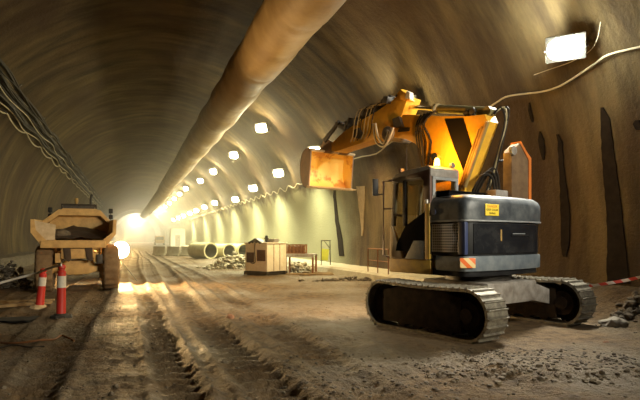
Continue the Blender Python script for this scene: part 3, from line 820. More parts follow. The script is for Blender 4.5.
mb = MB(); mb.cyl((-.30, 2.21, 4.02), (.40, 2.21, 4.02), .16, seg=24); mb.cyl((-.33, 2.21, 4.02), (.43, 2.21, 4.02), .09, seg=18); part(mb, 'pivot_pin', M['gfr'], arm, 'grey round pivot pin')
mb = MB(); mb.cyl((.05, 2.35, 4.86), (.05, 3.45, 4.66), .085, seg=16); mb.cyl((-.1, 2.35, 4.86), (.2, 2.35, 4.86), .09, seg=14)
bcy = part(mb, 'bucket_cylinder', M['dark'])
mb = MB(); mb.cyl((.05, 3.45, 4.66), (.05, 4.02, 4.56), .045, seg=12); part(mb, 'cylinder_rod', M['chrome'], bcy)
mb = MB()
for x in (-.26, .30):
    mb.prism([(3.72, 4.40), (3.80, 4.34), (4.10, 4.52), (4.04, 4.66)], x, x+.06, bev=.01)
    mb.prism([(4.02, 4.66), (4.10, 4.52), (4.62, 4.18), (4.70, 4.28)], x, x+.06, bev=.01)
mb.cyl((-.3, 4.05, 4.58), (.38, 4.05, 4.58), .06, seg=12)
part(mb, 'bucket_linkage', M['dark'])
mb = MB()   # hydraulic clutter on the arm back
rg = random.Random(5)
for i in range(16):
    y = 2.1+i*.115; z = 4.80-.19*(y-2.1)
    mb.box((rg.uniform(-.22, .22), y, z+rg.uniform(-.06, .06)), (rg.uniform(.1, .3), rg.uniform(.08, .2), rg.uniform(.06, .16)), Matrix.Rotation(rg.random()*2, 3, 'X'), .015)
part(mb, 'hydraulic_manifold', M['dark'], arm)
mb = MB(); mb.prism([(3.05, 4.14), (3.2, 4.32), (3.42, 4.30), (3.4, 4.12), (3.2, 4.06)], -.282, -.2); part(mb, 'side_stripe', M['dark'], arm)
mb = MB(); mb.prism([(1.75, 4.10), (1.85, 4.34), (2.05, 4.32), (2.0, 4.12)], -.282, -.2); mb.prism([(1.6, 3.98), (1.58, 4.06), (1.9, 4.10), (1.95, 4.02)], -.215, -.19); part(mb, 'arm_recess', M['dark'], boom)
for i in range(6):   # hoses over the arm
    y = 2.55+i*.13
    mb = MB(); mb.tube([(-.30, y-.42, 4.70), (-.36, y-.1, 4.72), (-.37, y+.05, 4.45), (-.33, y+.16, 4.15), (-.30, y+.30, 4.02)], .013, 6, sub=4)
    part(mb, 'hose', M['hose'] if i % 3 else M['cablek'], arm)
for k, (a, b) in enumerate((((1.95, 4.1), (2.5, 3.72)), ((2.1, 4.05), (2.42, 3.80)))):
    mb = MB(); mb.tube([(-.34, a[0], a[1]), (-.38, a[0]+.08, a[1]-.22), (-.38, (a[0]+b[0])/2, b[1]), (-.36, b[0], b[1]+.16), (-.34, b[0]+.12, 4.3)], .024, 6, sub=5)
    part(mb, 'hose', M['cablew'], boom)
for i in range(5):   # dark hoses down the boom belly
    mb = MB(); y = 1.34-.05*i
    mb.tube([(-.22, y-.1-.05*i, 4.27), (-.24-.015*i, y+.03-.02*i, 4.05), (-.24, y-.03*i*i*.4, 3.65), (-.23, y-.10+.03*(i % 2), 3.2), (-.22, y-.24, 2.75)], .015+.006*(i % 3), 6, sub=3); part(mb, 'hose', M['cablek'], boom)
for i in range(3):   # loops behind the boom foot
    mb = MB(); mb.tube([(-.1+.07*i, .1, 2.42), (-.1+.07*i, -.18-.05*i, 2.85+.06*i), (.08+.08*i, -.30, 2.80+.03*i), (.16+.09*i, -.28, 2.42)], .024, 8, sub=5); part(mb, 'hose', M['cablek'])
for i in range(3):
    mb = MB(); mb.tube([(-.05, -.42+.03*i, 3.98), (.02+.04*i, -.52-.04*i, 4.10), (.10+.04*i, -.55, 3.85), (.10, -.40-.03*i, 3.3), (.08+.05*i, -.22, 2.75), (.1, -.1, 2.45)], .02, 6, sub=4); part(mb, 'hose', M['hose'] if i == 1 else M['cablek'])
# bucket: shell of thin steel with side cheeks
prof = [(4.70, 3.95), (4.90, 4.03), (5.08, 3.94), (5.18, 3.72), (5.20, 3.42), (5.12, 3.16), (4.98, 3.02), (4.80, 3.00)]
pp = crv([Vector((0, a, b)) for a, b in prof], 4); n = len(pp)
cen = Vector((0, 4.92, 3.5))
B0, B1 = -.64, .82
mb = MB()
rows = []
for i, p in enumerate(pp):
    d = (cen-p); d.normalize(); q = p+d*.035
    rows.append([(B0, p.y, p.z), (B1, p.y, p.z), (B1, q.y, q.z), (B0, q.y, q.z)])
mb.sheet(rows, closed=True); mb.bm.faces.new([mb.bm.verts.new(Vector(c)) for c in rows[0]]); mb.bm.faces.new([mb.bm.verts.new(Vector(c)) for c in rows[-1]][::-1])
for x in (B0, B1-.035): mb.prism([(p.y, p.z) for p in pp], x, x+.035)
bmesh.ops.recalc_face_normals(mb.bm, faces=mb.bm.faces[:])
for f in mb.bm.faces:
    c = f.calc_center_median(); r = c-cen; r.x = 0
    if f.normal.dot(r) > .02 or (abs(f.normal.x) > .9 and f.normal.x*(c.x-.09) > 0 and abs(c.x-.09) > .71): f.material_index = 1
bucket = part(mb, 'bucket', [M['bucket'], M['bucket_out']], label='wide bucket with scraped orange yellow inside')
mb = MB(); mb.prism([(4.62, 2.985), (4.60, 3.0), (4.86, 3.05), (4.90, 2.985)], B0-.01, B1+.01); part(mb, 'cutting_edge', M['bedpale'], bucket, 'pale worn cutting edge')
mb = MB(); mb.prism([(4.66, 3.93), (4.64, 3.97), (4.68, 4.0), (4.86, 4.04), (4.90, 3.99)], B0, B1); part(mb, 'top_lip', M['bedpale'], bucket)
mb = MB()
for x in (-.22, .26): mb.prism([(4.16, 3.95), (4.24, 4.10), (4.62, 4.30), (4.75, 4.22), (4.92, 4.03), (4.7, 3.92), (4.4, 3.86)], x, x+.06, bev=.01)
part(mb, 'bucket_ear', M['bucket_out'], bucket)
ep = EXC.matrix_basis @ Vector((-.8, 1.35, 2.72))
aim('ground_fill', ep, EXC.matrix_basis @ Vector((-1.2, 7, -.5)), 1100, (1, .58, .2), .12, 110, .8)  # added amber fill to warm the ground ahead, no lit cab lamp seen
light('beacon_light', 'POINT', EXC.matrix_basis @ Vector((-.66, .30, 3.30)), 95, (1, .42, .05), .06)

# ================================================================== DUMP TRUCK, seen from behind (local y forward)
TY = 16.3; TX = (77-320)/F_PX*TY
TR = thing('dump_truck', 'dusty tan articulated dump truck parked on the left, tail towards us', 'truck', (TX, TY, 0), TH+math.radians(4))
def tp(mb, name, m, parent=None, label=None, ang=35):
    o = mb.build(name, m, parent or TR, ang=ang)
    if label: o['label'] = label
    return o
mb = MB()   # bed: floor, flared sides, headboard, rear lip
cs = [(-1.28, 2.24), (-1.28, 1.84), (-.95, 1.38), (.82, 1.38), (1.14, 1.80), (1.16, 2.26)]      # rear section outer
ins = [(1.06, 2.26), (1.04, 1.86), (.74, 1.60), (-.86, 1.60), (-1.14, 1.92), (-1.18, 2.24)]
def loft(mb, secA, secB, ya, yb, sc=1.0):
    A = [mb.bm.verts.new(Vector((x, ya, z))) for x, z in secA]; B = [mb.bm.verts.new(Vector((x, yb, z))) for x, z in secB]
    n = len(A)
    mb.bm.faces.new(A); mb.bm.faces.new(B[::-1])
    for i in range(n): mb.bm.faces.new((A[i], A[(i+1) % n], B[(i+1) % n], B[i]))
    bmesh.ops.recalc_face_normals(mb.bm, faces=mb.bm.faces[:])
loft(mb, cs+ins, [(x, z+.08) for x, z in cs]+[(x, z-.12 if z < 2 else z+.08) for x, z in ins], 0, 3.9)
bed = tp(mb, 'bed', M['truck'])
mb = MB(); mb.prism([(-1.0, 1.58), (-1.02, 1.36), (.84, 1.36), (.82, 1.58)], -.10, .06, plane='xz', bev=.03); tp(mb, 'rear_lip', M['truck'], bed)
mb = MB(); mb.prism([(-1.22, 2.22), (-1.2, 1.92), (-.90, 1.61), (-.62, 1.61), (-.60, 2.08)], .02, .08, plane='xz'); tp(mb, 'side_gusset', M['bedpale'], bed, 'pale worn inner face of the left bed side')
mb = MB(); mb.prism([(-1.0, 1.45), (-1.22, 1.95), (-.66, 2.62), (-.55, 2.78), (.62, 2.78), (.74, 2.62), (1.08, 2.2), (.9, 1.45)], 3.6, 3.75, plane='xz', bev=.02)
mb.prism([(-1.22, 2.05), (-.66, 2.50), (.74, 2.50), (1.08, 2.15), (1.1, 2.3), (.74, 2.72), (-.66, 2.72), (-1.24, 2.25)], 3.2, 3.62, plane='xz', bev=.02)
tp(mb, 'headboard', M['truck'], bed)
mb = MB(); rows = []
for i in range(13):
    y = .12+i*.28; rows.append([(-.95+1.85*k/12, y, 1.62+(.05+.01*i)*(1-((k-6)/6)**2)+.09*noise.noise(Vector((k*.5, i*.5, 2)))+.025*i) for k in range(13)])
mb.sheet(rows); tp(mb, 'spoil_load', M['truckin'], bed, 'dark leftover spoil on the bed floor', ang=180)
mb = MB(); mb.sph((-.45, .7, 1.75), .28, 2, (1, .9, .8), jit=.12); mb.sph((-.78, .6, 1.70), .16, 2, (1, .9, .8), jit=.12); tp(mb, 'load_lump', M['clod'], bed)
def wheel(x, y, w=.50, r=.72):
    z = r-.03
    mb = MB(); prof = [(r*.55, -w/2+.02), (r*.88, -w/2), (r*.97, -w/2+.05), (r, -w/2+.10), (r, w/2-.10), (r*.97, w/2-.05), (r*.88, w/2), (r*.55, w/2-.02)]
    n = 72; rows = []
    for k in range(n+1):
        a = k*2*PI/n
        ring = []
        for j, (rr, xx) in enumerate(prof):
            g = .03 if (k % 4 < 2 and 1 < j < 6) else 0
            ring.append((x+xx, y+(rr+g)*math.cos(a), z+(rr+g)*math.sin(a)))
        rows.append(ring)
    mb.sheet(rows, smooth=False); mb.sheet([[r[0] for r in rows], [r[-1] for r in rows]])
    bmesh.ops.remove_doubles(mb.bm, verts=mb.bm.verts[:], dist=1e-5)
    t = tp(mb, 'tyre', M['dirtyrub'])
    mb = MB(); mb.cyl((x-w*.36, y, z), (x+w*.36, y, z), r*.56, seg=28); mb.cyl((x-w*.5, y, z), (x+w*.5, y, z), r*.22, seg=18)
    tp(mb, 'rim', M['truck'], t)
for y in (.65, 2.2, 5.6):
    wheel(-.93, y); wheel(1.0, y)
mb = MB(); mb.bx(-.45, .48, -.02, 4.2, 1.02, 1.34, .03); mb.bx(-.62, -.46, .05, 4.0, .9, 1.2, .02); mb.bx(.48, .62, .05, 4.0, .9, 1.2, .02)
tp(mb, 'chassis', M['truck'])
mb = MB(); mb.cyl((-.7, .65, .70), (.78, .65, .70), .14, seg=16); mb.sph((.03, .65, .72), .30, 3, (1.1, .9, .9)); mb.prism([(-.55, .62), (-.4, .95), (.45, .95), (.62, .62), (.3, .5), (-.25, .5)], .35, .5, plane='xz', bev=.03)
tp(mb, 'rear_axle', M['truck'])
for x in (-.40, .22):
    mb = MB(); mb.prism([(x, 1.38), (x+.06, 1.0), (x+.16, .92), (x+.24, 1.0), (x+.22, 1.38)], -.06, .12, plane='xz', bev=.02); mb.cyl((x+.14, -.1, 1.12), (x+.14, .16, 1.12), .09, seg=14); tp(mb, 'bed_hinge', M['truckin'])
mb = MB(); mb.bx(.56, .74, -.04, .1, .85, 1.15, .02); mb.cyl((.65, -.05, 1.0), (.65, -.02, 1.0), .06, seg=14); tp(mb, 'tail_lamp', M['dark'])
for x, s in ((-.93, 1), (1.0, 1)):
    pass
mb = MB(); mb.bx(-.62, .62, 4.6, 5.7, 1.3, 2.72, .08); mb.bx(-.8, .8, 5.7, 7.2, 1.0, 2.0, .1); cabt = tp(mb, 'cab', M['truck'])
mb = MB(); mb.bx(-.5, .5, 4.58, 4.6, 2.05, 2.55); tp(mb, 'rear_window', M['black'], cabt)
mb = MB()
for a in ((-.62, 4.62), (.62, 4.62), (.62, 5.6), (-.62, 5.6)): mb.cyl((a[0], a[1], 2.7), (a[0], a[1], 2.98), .025, seg=8)
mb.tube([(-.62, 4.62, 2.98), (.62, 4.62, 2.98), (.62, 5.6, 2.98), (-.62, 5.6, 2.98), (-.62, 4.62, 2.98)], .03, 8); mb.bx(-.55, .55, 4.6, 4.64, 2.78, 2.94)
tp(mb, 'roof_rail', M['dark'])
mb = MB(); mb.cyl((-.1, 4.9, 2.72), (-.1, 4.9, 3.1), .05, seg=12); mb.cyl((-.1, 4.9, 3.1), (-.1, 4.9, 3.26), .08, .06, seg=14); tp(mb, 'beacon', M['ochre'])
mb = MB(); mb.cyl((.42, 4.9, 2.72), (.42, 4.9, 3.26), .045, seg=12); mb.cyl((.42, 4.9, 3.26), (.47, 4.9, 3.42), .05, seg=12); tp(mb, 'exhaust_stack', M['dark'])
for x, s in ((-1.02, -1), (1.16, 1)):
    mb = MB(); mb.tube([(s*.62, 4.9, 2.3), (x, 4.7, 2.3), (x, 4.7, 2.85)], .025, 8); mb.box((x-.0, 4.68, 2.52), (.16, .06, .18), None, .03); mb.box((x, 4.68, 2.76), (.16, .06, .2), None, .03); tp(mb, 'mirror', M['black'])

# ------------------------------------------------------------------ vehicle headlight glare beside the truck, on a made-up tripod stand
LX, LY, LZ = (121-320)/F_PX*20.0, 20.0, 1.22
t = thing('headlight_stand', 'blazing white vehicle headlight just right of the dump truck, on an added stand', 'lamp', (LX, LY, gw(LX, LY)))
mb = MB(); mb.cyl((0, .0, LZ), (0, .16, LZ), .33, .2, seg=24); mb.cyl((0, .16, LZ), (0, .26, LZ), .1, seg=16); mb.build('lamp_head', M['lamp'], t)
mb = MB(); mb.cyl((0, -.015, LZ), (0, .0, LZ), .31, seg=28); mb.build('lens', M['lens2'], t)
mb = MB(); mb.cyl((0, .1, .95), (0, .1, LZ-.15), .03, seg=10); mb.cyl((0, .1, .5), (0, .1, .95), .04, seg=10); mb.build('pole', M['lamp'], t)
for k in range(3):
    a = k*2*PI/3+.5; mb = MB(); mb.tube([(0, .1, .75), (.55*math.cos(a), .1+.55*math.sin(a), .0)], .02, 8); mb.build('leg', M['lamp'], t)
light('headlight_beam', 'SPOT', (LX, LY-.12, gw(LX, LY)+LZ), 6000, (1, .62, .24), .22, (math.radians(92), 0, math.radians(180+24)), math.radians(150), .6)

# ------------------------------------------------------------------ bollards and tape on the left
def bollard(px, Y, h, tilt, base, label):
    x = (px-320)/F_PX*Y; z = gw(x, Y)
    t = thing('bollard', label, 'bollard', (x, Y, z-.01), 0, None)
    t.rotation_euler = (0, math.radians(tilt), 0)
    mb = MB(); r = .095
    rows = [(.10, .04), (r, .06), (r*.92, h*.5), (r*.88, h*.86), (r*.6, h*.88), (r*.6, h*.91), (r*.8, h*.93), (r*.75, h*.98), (r*.3, h)]
    mb.sheet([[(rr*math.cos(k*2*PI/20), rr*math.sin(k*2*PI/20), zz) for k in range(20)] for rr, zz in rows], closed=True)
    mb.bm.faces.new([mb.bm.verts.new(Vector((.03*math.cos(k*2*PI/8), .03*math.sin(k*2*PI/8), h))) for k in range(8)])
    mb.build('post', M['red'], t)
    mb = MB(); mb.cyl((0, 0, h*.56), (0, 0, h*.78), r*.93, r*.91, seg=20, cap=False); mb.build('reflective_band', M['white'], t)
    mb = MB(); mb.cyl((0, 0, .0), (0, 0, .05), .235, .21, seg=8); mb.cyl((0, 0, .05), (0, 0, .085), .15, .12, seg=16); mb.build('base', base, t)
    return Vector((x+math.sin(math.radians(tilt))*h*.9, Y, z+h*.9))
b1 = bollard(61, 10.95, 1.12, 1, M['rubber'], 'red and white bollard on a black base, nearer of the two')
b2 = bollard(39.5, 12.75, .98, 6, M['bedpale'], 'red and white leaning bollard on a pale base, further of the two')
def tape(name, pts, m, w, label):
    mb = MB(); c = Vector(pts[len(pts)//2]); PP = crv([Vector(p) for p in pts], 6); rows = []
    for i, p in enumerate(PP):
        a = .5+.5*math.sin(i*.7); up = Vector((0, .5*math.sin(i*.45), 1)).normalized()
        rows.append([p-c-up*w/2+Vector((0, -.002, 0)), p-c+up*w/2+Vector((0, -.002, 0)), p-c+up*w/2+Vector((0, .002, 0)), p-c-up*w/2+Vector((0, .002, 0))])
    mb.sheet(rows, closed=True, smooth=False)
    return tag(mb.build(name, m, loc=c), label, 'tape')
def px3(px, py, Y): return Vector(((px-320)/F_PX*Y, Y, H+(238-py)*Y/F_PX))
tape('barrier_tape', [px3(-12, 287, 12.6), px3(0, 283, 12.6), px3(18, 278, 12.7), px3(34, 274, 12.7), px3(41, 271.5, 12.55), px3(50, 268, 11.8), px3(59, 265.5, 10.85), px3(62, 265, 10.8)], M['white'], .055, 'white barrier tape strung between the two red and white bollards')
# ------------------------------------------------------------------ red-white tape on the right
tape('barrier_tape', [px3(570, 289, 10.75), px3(583, 287, 10.7), px3(600, 284.5, 10.5), px3(622, 281, 10.2), px3(645, 276, 9.9), px3(664, 271, 9.7)], M['tape'], .06, 'red and white barrier tape stretched low along the right wall')
for px, Y, lab in ((570, 10.8, 'short steel stake behind the far track holding the red and white tape'), (664, 9.72, 'steel stake at the right end of the red and white tape')):
    x = (px-320)/F_PX*Y; z = gw(x, Y)
    mb = MB(); mb.cyl((0, 0, -.15), (0, 0, (.78 if px < 600 else 1.15)-z), .016, seg=10); mb.cyl((0, 0, (.74 if px < 600 else 1.11)-z), (0, 0, (.79 if px < 600 else 1.16)-z), .022, seg=10)
    tag(mb.build('stake', M['steel'], loc=(x, Y, z)), lab, 'stake')

# ------------------------------------------------------------------ cream site cabin in the middle distance
Y = 22.9; X = (267-320)/F_PX*Y
cb = thing('generator_cabin', 'small cream sheet metal cabin on dark skids, two dark openings', 'cabin', (X, Y, .0), math.radians(-40))
def cp(mb, name, m, parent=None, label=None):
    o = mb.build(name, m, parent or cb)
    if label: o['label'] = label
    return o
mb = MB(); mb.bx(-1.42, 0, 0, 1.22, .18, 1.42, .015); cbody = cp(mb, 'cabin_body', M['boxw'])
for k in (.42, .8):
    mb = MB(); mb.bx(-.005, .012, k-.012, k+.012, .2, 1.4); cp(mb, 'panel_seam', M['rust'], cbody)
mb = MB(); mb.bx(-1.32, -.84, -.012, .02, .56, 1.02, .006); cp(mb, 'opening', M['boxd'], cbody)
mb = MB(); mb.bx(-.64, -.10, -.012, .02, .64, 1.14, .006); cp(mb, 'opening', M['boxd'], cbody)
mb = MB(); mb.bx(-1.46, .04, -.06, .08, 0.0, .18, .02); mb.bx(-1.46, .04, 1.1, 1.26, .0, .18, .02); mb.bx(-1.40, -1.30, 0, 1.2, .05, .16); mb.bx(-.15, -.05, 0, 1.2, .05, .16); cp(mb, 'skid', M['dark'])
mb = MB(); mb.bx(-1.46, .04, -.04, 1.26, 1.42, 1.47, .01); cp(mb, 'roof', M['boxw'])
mb = MB(); rows = []
for i in range(9):
    x = -1.15+i*.11; h = .17-abs(i-4)*.045
    rows.append([(x, -.09, 1.44+h*.35-(.05 if i % 2 else 0)), (x, -.06, 1.49+h), (x, .25, 1.49+h), (x, .30, 1.475)])
mb.sheet(rows); cp(mb, 'roof_cloth', M['dark'], None, 'dark rag draped over the roof edge')
mb = MB(); mb.tube([(-.72, -.03, 1.5), (-.74, -.06, 1.1), (-.7, -.05, .62), (-.9, -.05, .52), (-1.05, -.04, .6)], .018, 6, sub=4); cp(mb, 'cable', M['dark'])
mb = MB(); mb.bx(-.40, .0, .45, .75, 1.47, 1.63, .015); cp(mb, 'roof_box', M['gfr']); mb = MB(); mb.bx(-.55, -.44, .4, .5, 1.47, 1.78, .02); mb.bx(-.6, -.42, .38, .52, 1.62, 1.68, .01); cp(mb, 'roof_vent', M['dark'])

# ------------------------------------------------------------------ pipes, wall of pale barrier, rubble and clutter
def bigpipe(px, py, Y, r, L, yaw, label):
    x = (px-320)/F_PX*Y; z = gw(x, Y)
    t = thing('concrete_pipe', label, 'pipe', (x, Y, z), yaw)
    n = 36; mb = MB(); prof = [(r*.82, 0), (r, 0), (r, .3), (r*.96, .32), (r*.96, L), (r*.80, L), (r*.82, 0)]
    mb.sheet([[(rr*math.cos(k*2*PI/n), yy, r-.02+rr*math.sin(k*2*PI/n)) for k in range(n)] for rr, yy in prof[:6]], closed=True); mb.build('shell', M['pipe'], t)
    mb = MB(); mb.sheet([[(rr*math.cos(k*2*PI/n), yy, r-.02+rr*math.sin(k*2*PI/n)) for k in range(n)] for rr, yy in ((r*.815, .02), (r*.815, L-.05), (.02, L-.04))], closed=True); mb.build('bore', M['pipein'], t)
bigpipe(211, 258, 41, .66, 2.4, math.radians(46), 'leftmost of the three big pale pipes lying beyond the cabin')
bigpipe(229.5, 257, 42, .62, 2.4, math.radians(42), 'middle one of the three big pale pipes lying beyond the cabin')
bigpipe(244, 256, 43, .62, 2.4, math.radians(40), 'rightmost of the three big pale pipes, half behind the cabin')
rg = random.Random(8)
for k in range(6):
    x0 = (166-320)/F_PX*52+k*1.56; Y = 50-k*.75
    mb = MB(); mb.prism([(-.32, 0), (-.32, .12), (-.14, .34), (-.09, .92), (.09, .92), (.14, .34), (.32, .12), (.32, 0)], -.74, .74, bev=.01)
    z = gw(x0, Y)
    tag(mb.build('barrier_block', M['kerb'], loc=(x0, Y, z-.03), rz=math.radians(-26)), 'pale concrete barrier block in the row behind the pipes', 'barrier', 'barrier blocks behind the pipes')
def rubble(name, pts, n, sx, sy, hz, r0, r1, m, label, seed):
    mb = MB(); rg = random.Random(seed); c = Vector(pts)
    for i in range(n):
        a, b = rg.gauss(0, .42), rg.gauss(0, .42); x = a*sx; y = b*sy; h = hz*math.exp(-(a*a+b*b)*2.5)*rg.random()
        r = rg.uniform(r0, r1)
        mb.sph((x, y, gw(c.x+x, c.y+y)+h+r*.3), r, 1, (rg.uniform(.7, 1.4), rg.uniform(.7, 1.4), rg.uniform(.5, 1)), jit=.25)
    tag(mb.build(name, m, loc=(c.x, c.y, 0)), label, 'rubble', kind='stuff')
rubble('rubble', ((232-320)/F_PX*29, 29, 0), 240, 1.5, 1.3, .9, .04, .15, M['kerb'], 'pale broken rubble heaped behind the cream cabin, left side', 1)
rubble('rubble', ((299-320)/F_PX*26, 26, 0), 200, 1.1, 1.0, .5, .04, .13, M['kerb'], 'broken rubble heaped right of the cream cabin', 2)
rubble('rubble', ((350-320)/F_PX*20, 20.4, 0), 110, 2.2, .3, .1, .03, .09, M['clod'], 'low line of rubble along the foot of the pale kerb', 4)
rubble('rubble', ((8-320)/F_PX*17.5, 17.5, .0), 160, 1.3, .5, .9, .03, .10, M['rock'], 'rubble piled on the ledge behind the bollards at left', 5)
rubble('rubble', ((650-320)/F_PX*10.2, 10.3, 0), 130, .7, .35, .3, .03, .10, M['clod'], 'spoil heap at the foot of the right wall below the tape', 6)
# trestle with rusty cage
Yt = 24.6; Xt = (300-320)/F_PX*Yt
t = thing('steel_trestle', 'low steel trestle bench right of the cream cabin', 'trestle', (Xt, Yt, gw(Xt, Yt)), math.radians(-12))
mb = MB(); mb.bx(-.65, .75, -.4, .4, .86, .94, .01); mb.bx(-.65, .75, -.4, -.34, .78, .86); mb.build('top', M['gfr'], t)
for a in ((-.6, -.35), (.7, -.35), (-.6, .35), (.7, .35)):
    mb = MB(); mb.bx(a[0]-.04, a[0]+.04, a[1]-.04, a[1]+.04, 0, .86); mb.build('leg', M['rust'], t)
t2 = thing('rusty_cage', 'rusty steel cage box lying on the trestle bench', 'cage', Vector((Xt-.18, Yt, gw(Xt, Yt)+.94)), math.radians(-12))
mb = MB()
for i in range(5):
    for zz in (.04, .22, .40): mb.cyl((-.42+i*.17, -.2, zz), (-.25+i*.17, .2, .43-zz), .02, seg=6)
for y in (-.2, .2):
    for zz in (.02, .21, .42): mb.bx(-.44, .44, y-.02, y+.02, zz-.02, zz+.02)
    for i in range(6): mb.bx(-.44+i*.176-.02, -.40+i*.176, y-.02, y+.02, 0, .44)
mb.build('bars', M['rust'], t2)
mb = MB(); mb.bx(-.40, .40, -.16, .16, .03, .36, .03); mb.build('core', M['rust'], t2)
for k, (px, py, Y, L, yaw, lab) in enumerate(((318, 259, 24.5, 1.9, -24, 'dark timber plank lying right of the trestle bench'), (310, 268, 23.6, 2.2, -8, 'timber plank on the mud in front of the trestle bench'), (12, 291, 13.6, 2.0, 20, 'broken timber plank on the mud left of the bollards'), (20, 297, 12.6, 1.4, 42, 'short timber offcut lying aslant left of the leaning bollard'))):
    x = (px-320)/F_PX*Y; mb = MB(); mb.box((0, 0, .05), (L, .2, .07), None, .01)
    tag(mb.build('timber_plank', M['wood'], loc=(x, Y, gw(x, Y)+.0), rz=math.radians(yaw)), lab, 'plank')
# sign frame on the kerb
Ys = 25.0; Xs = (325-320)/F_PX*Ys
t = thing('sign_easel', 'thin steel easel with a lime yellow panel on the kerb by the right wall', 'sign', (Xs, Ys, .37), math.radians(10))
mb = MB(); mb.tube([(-.2, 0, 1.18), (.28, 0, 1.18)], .022, 6); mb.tube([(.24, 0, 1.18), (.26, 0, 0)], .022, 6); mb.tube([(-.18, 0, 1.18), (-.2, -.1, 0)], .018, 6); mb.tube([(-.05, 0, 1.18), (.22, -.08, .8), (.25, 0, .7)], .016, 6); mb.build('frame', M['dark'], t)
mb = MB(); mb.box((.0, .03, .5), (.36, .02, .55), Matrix.Rotation(.12, 3, 'Y'), .01); mb.build('panel', M['lime'], t)
# guard rail on the kerb
for px in (0,):
    Yg = 20.3; Xg = (368-320)/F_PX*Yg
    t = thing('guard_rail', 'low tubular guard rail standing on the kerb left of the excavator cab', 'railing', (Xg, Yg, .36), TH+PI/2)
    L = 1.7
    mb = MB(); mb.tube([(0, 0, .90), (-L, 0, .90)], .022, 8); mb.build('top_rail', M['rust'], t)
    mb = MB(); mb.tube([(0, 0, .45), (-L, 0, .45)], .018, 8); mb.build('mid_rail', M['rust'], t)
    for k in range(3):
        mb = MB(); mb.tube([(-k*L/2, 0, 0), (-k*L/2, 0, .90)], .022, 8); mb.build('post', M['rust'], t)
# rocks
def rock(px, py, r, sc, m, label, name='rock', seed=1, sub=3):
    Y = (H-.02)*F_PX/(py-238); x = (px-320)/F_PX*Y; rg = random.Random(seed)
    mb = MB(); o = bmesh.ops.create_icosphere(mb.bm, subdivisions=sub, radius=r)
    for v in o['verts']:
        d = v.co.normalized(); f = 1+.28*noise.noise(d*1.6+Vector((seed, 0, 0)))+.12*noise.noise(d*4+Vector((0, seed, 0)))
        v.co = Vector((d.x*sc[0], d.y*sc[1], max(-.35, d.z)*sc[2]))*r*f
    return tag(mb.build(name, m, loc=(x, Y, gw(x, Y)+r*sc[2]*.28), ang=28), label, 'rock')
rock(614, 326, .17, (1.6, 1.0, .85), M['rock'], 'smooth grey rock lying right of the far track', seed=3)
rock(230, 317, .075, (1.1, 1, 1), M['brownrock'], 'reddish brown stone in the middle of the muddy wheel tracks', seed=5)
rock(241, 318, .035, (1.3, 1, .8), M['rock'], 'pale pebble beside the reddish brown stone', seed=8)
rock(622, 311, .06, (2, 1, .7), M['brownrock'], 'small brown stone behind the smooth grey rock', seed=9)
rock(606, 341, .03, (1.8, 1, .7), M['brownrock'], 'rust red pebble in front of the smooth grey rock', seed=12)
rock(617, 304, .26, (1.9, 1.0, .55), M['clod'], 'flat dark boulder at the foot of the right wall, left one', seed=14)
rock(648, 306, .32, (2.0, 1.0, .6), M['clod'], 'flat dark boulder at the right edge under the tape', seed=17)
# mat and hose on the left foreground
x, Y = px3(6, 319, 10.6).x, 10.6
mb = MB(); rows = [[(-.55+1.1*i/10, -.28+.56*k/6, .03+.03*noise.noise(Vector((i*.6, k*.6, 3)))-(.0)) for k in range(7)] for i in range(11)]
mb.sheet(rows); mb.sheet([[(p[0], p[1], p[2]-.03) for p in r] for r in rows]); 
tag(mb.build('rubber_mat', M['rubber'], loc=(x, Y, gw(x, Y)+.01), rz=.1), 'crumpled black rubber mat on the mud at the left edge', 'mat')
pts = []
for k, (px, py) in enumerate(((-8, 340), (8, 344), (24, 345), (40, 344), (54, 340), (62, 335), (74, 339))):
    Y = H*F_PX/(py-238); x = (px-320)/F_PX*Y; pts.append(Vector((x, Y, gw(x, Y)+.022)))
mb = MB(); c = pts[3].copy(); mb.tube([p-c for p in pts], .016, 8, sub=6)
tag(mb.build('hose', M['rust'], loc=c), 'dull red hose lying on the mud in the left foreground', 'hose')
pts = []
for k, (px, py) in enumerate(((-8, 351), (10, 347.5), (30, 349), (44, 347))):
    Y = H*F_PX/(py-238); x = (px-320)/F_PX*Y; pts.append(Vector((x, Y, gw(x, Y)+.018)))
mb = MB(); c = pts[2].copy(); mb.tube([p-c for p in pts], .012, 8, sub=6)
tag(mb.build('hose', M['cablek'], loc=c), 'thin dark hose lying just nearer than the dull red one', 'hose')

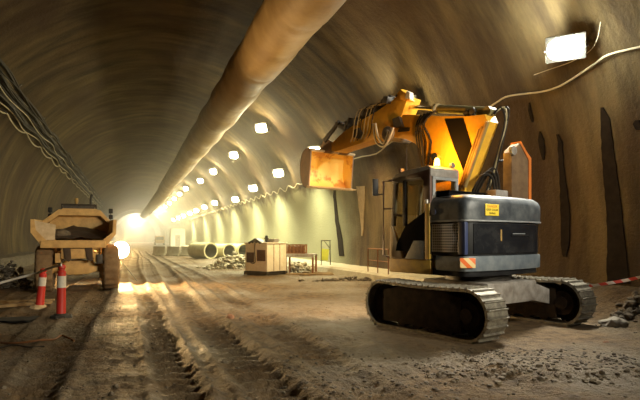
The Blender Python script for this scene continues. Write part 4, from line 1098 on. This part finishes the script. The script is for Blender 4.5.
# ------------------------------------------------------------------ far end clutter in the glare
for k, (px, Y, w, h, m, lab) in enumerate(((178, 95, 2.6, 3.4, 'white', 'pale site container far off by the right wall'), (160, 120, 3.0, 2.2, 'truck', 'far vehicle shape blurred by the haze near the end arch'))):
    x = (px-320)/F_PX*Y
    t = thing('site_container' if k == 0 else 'van', lab, 'container' if k == 0 else 'van', (x, Y, gz(*uv(x, Y))), TH)
    if k == 0:
        mb = MB(); mb.bx(-w/2, w/2, 0, 4, .1, h, .05); mb.build('container_body', M['white'], t)
        mb = MB(); mb.bx(-.5, .4, -.02, .02, .2, 2.2); mb.build('door_leaf', M['gfr'], t)
    else:
        mb = MB(); mb.prism([(0, .5), (0, 2.2), (3.4, 2.2), (4.2, 1.4), (5, 1.2), (5, .5)], -1, 1, bev=.08); mb.build('van_body', M['truck'], t)
        for a in ((-1, 1), (1, 1), (-1, 4.1), (1, 4.1)):
            mb = MB(); mb.cyl((a[0]-.12, a[1], .38), (a[0]+.12, a[1], .38), .38, seg=20); mb.build('wheel', M['rubber'], t)
        mb = MB(); mb.bx(-.8, .8, -.02, .02, 1.3, 2.0); mb.build('rear_window', M['black'], t)

# ------------------------------------------------------------------ world, camera, view
w = bpy.data.worlds.new('world'); SC.world = w; w.use_nodes = True
w.node_tree.nodes['Background'].inputs['Color'].default_value = (.9, .7, .4, 1)
w.node_tree.nodes['Background'].inputs['Strength'].default_value = .012
cam = bpy.data.cameras.new('camera'); co = bpy.data.objects.new('camera', cam); COL.objects.link(co)
co.location = (0, 0, H); co.rotation_euler = (PI/2, 0, 0)
cam.sensor_width = 36; cam.lens = 36*F_PX/640; cam.shift_y = 38/640; cam.clip_end = 400; cam.clip_start = .05
SC.camera = co
SC.view_settings.view_transform = 'Standard'
try: SC.view_settings.look = 'None'
except Exception: pass
SC.view_settings.gamma = 1; SC.view_settings.exposure = -.25; SC.view_settings.use_curve_mapping = False
try:
    SC.cycles.use_denoising = True
    SC.cycles.max_bounces = 6; SC.cycles.diffuse_bounces = 4; SC.cycles.volume_bounces = 1; SC.cycles.transparent_max_bounces = 12
    SC.cycles.sample_clamp_indirect = 6
except Exception: pass
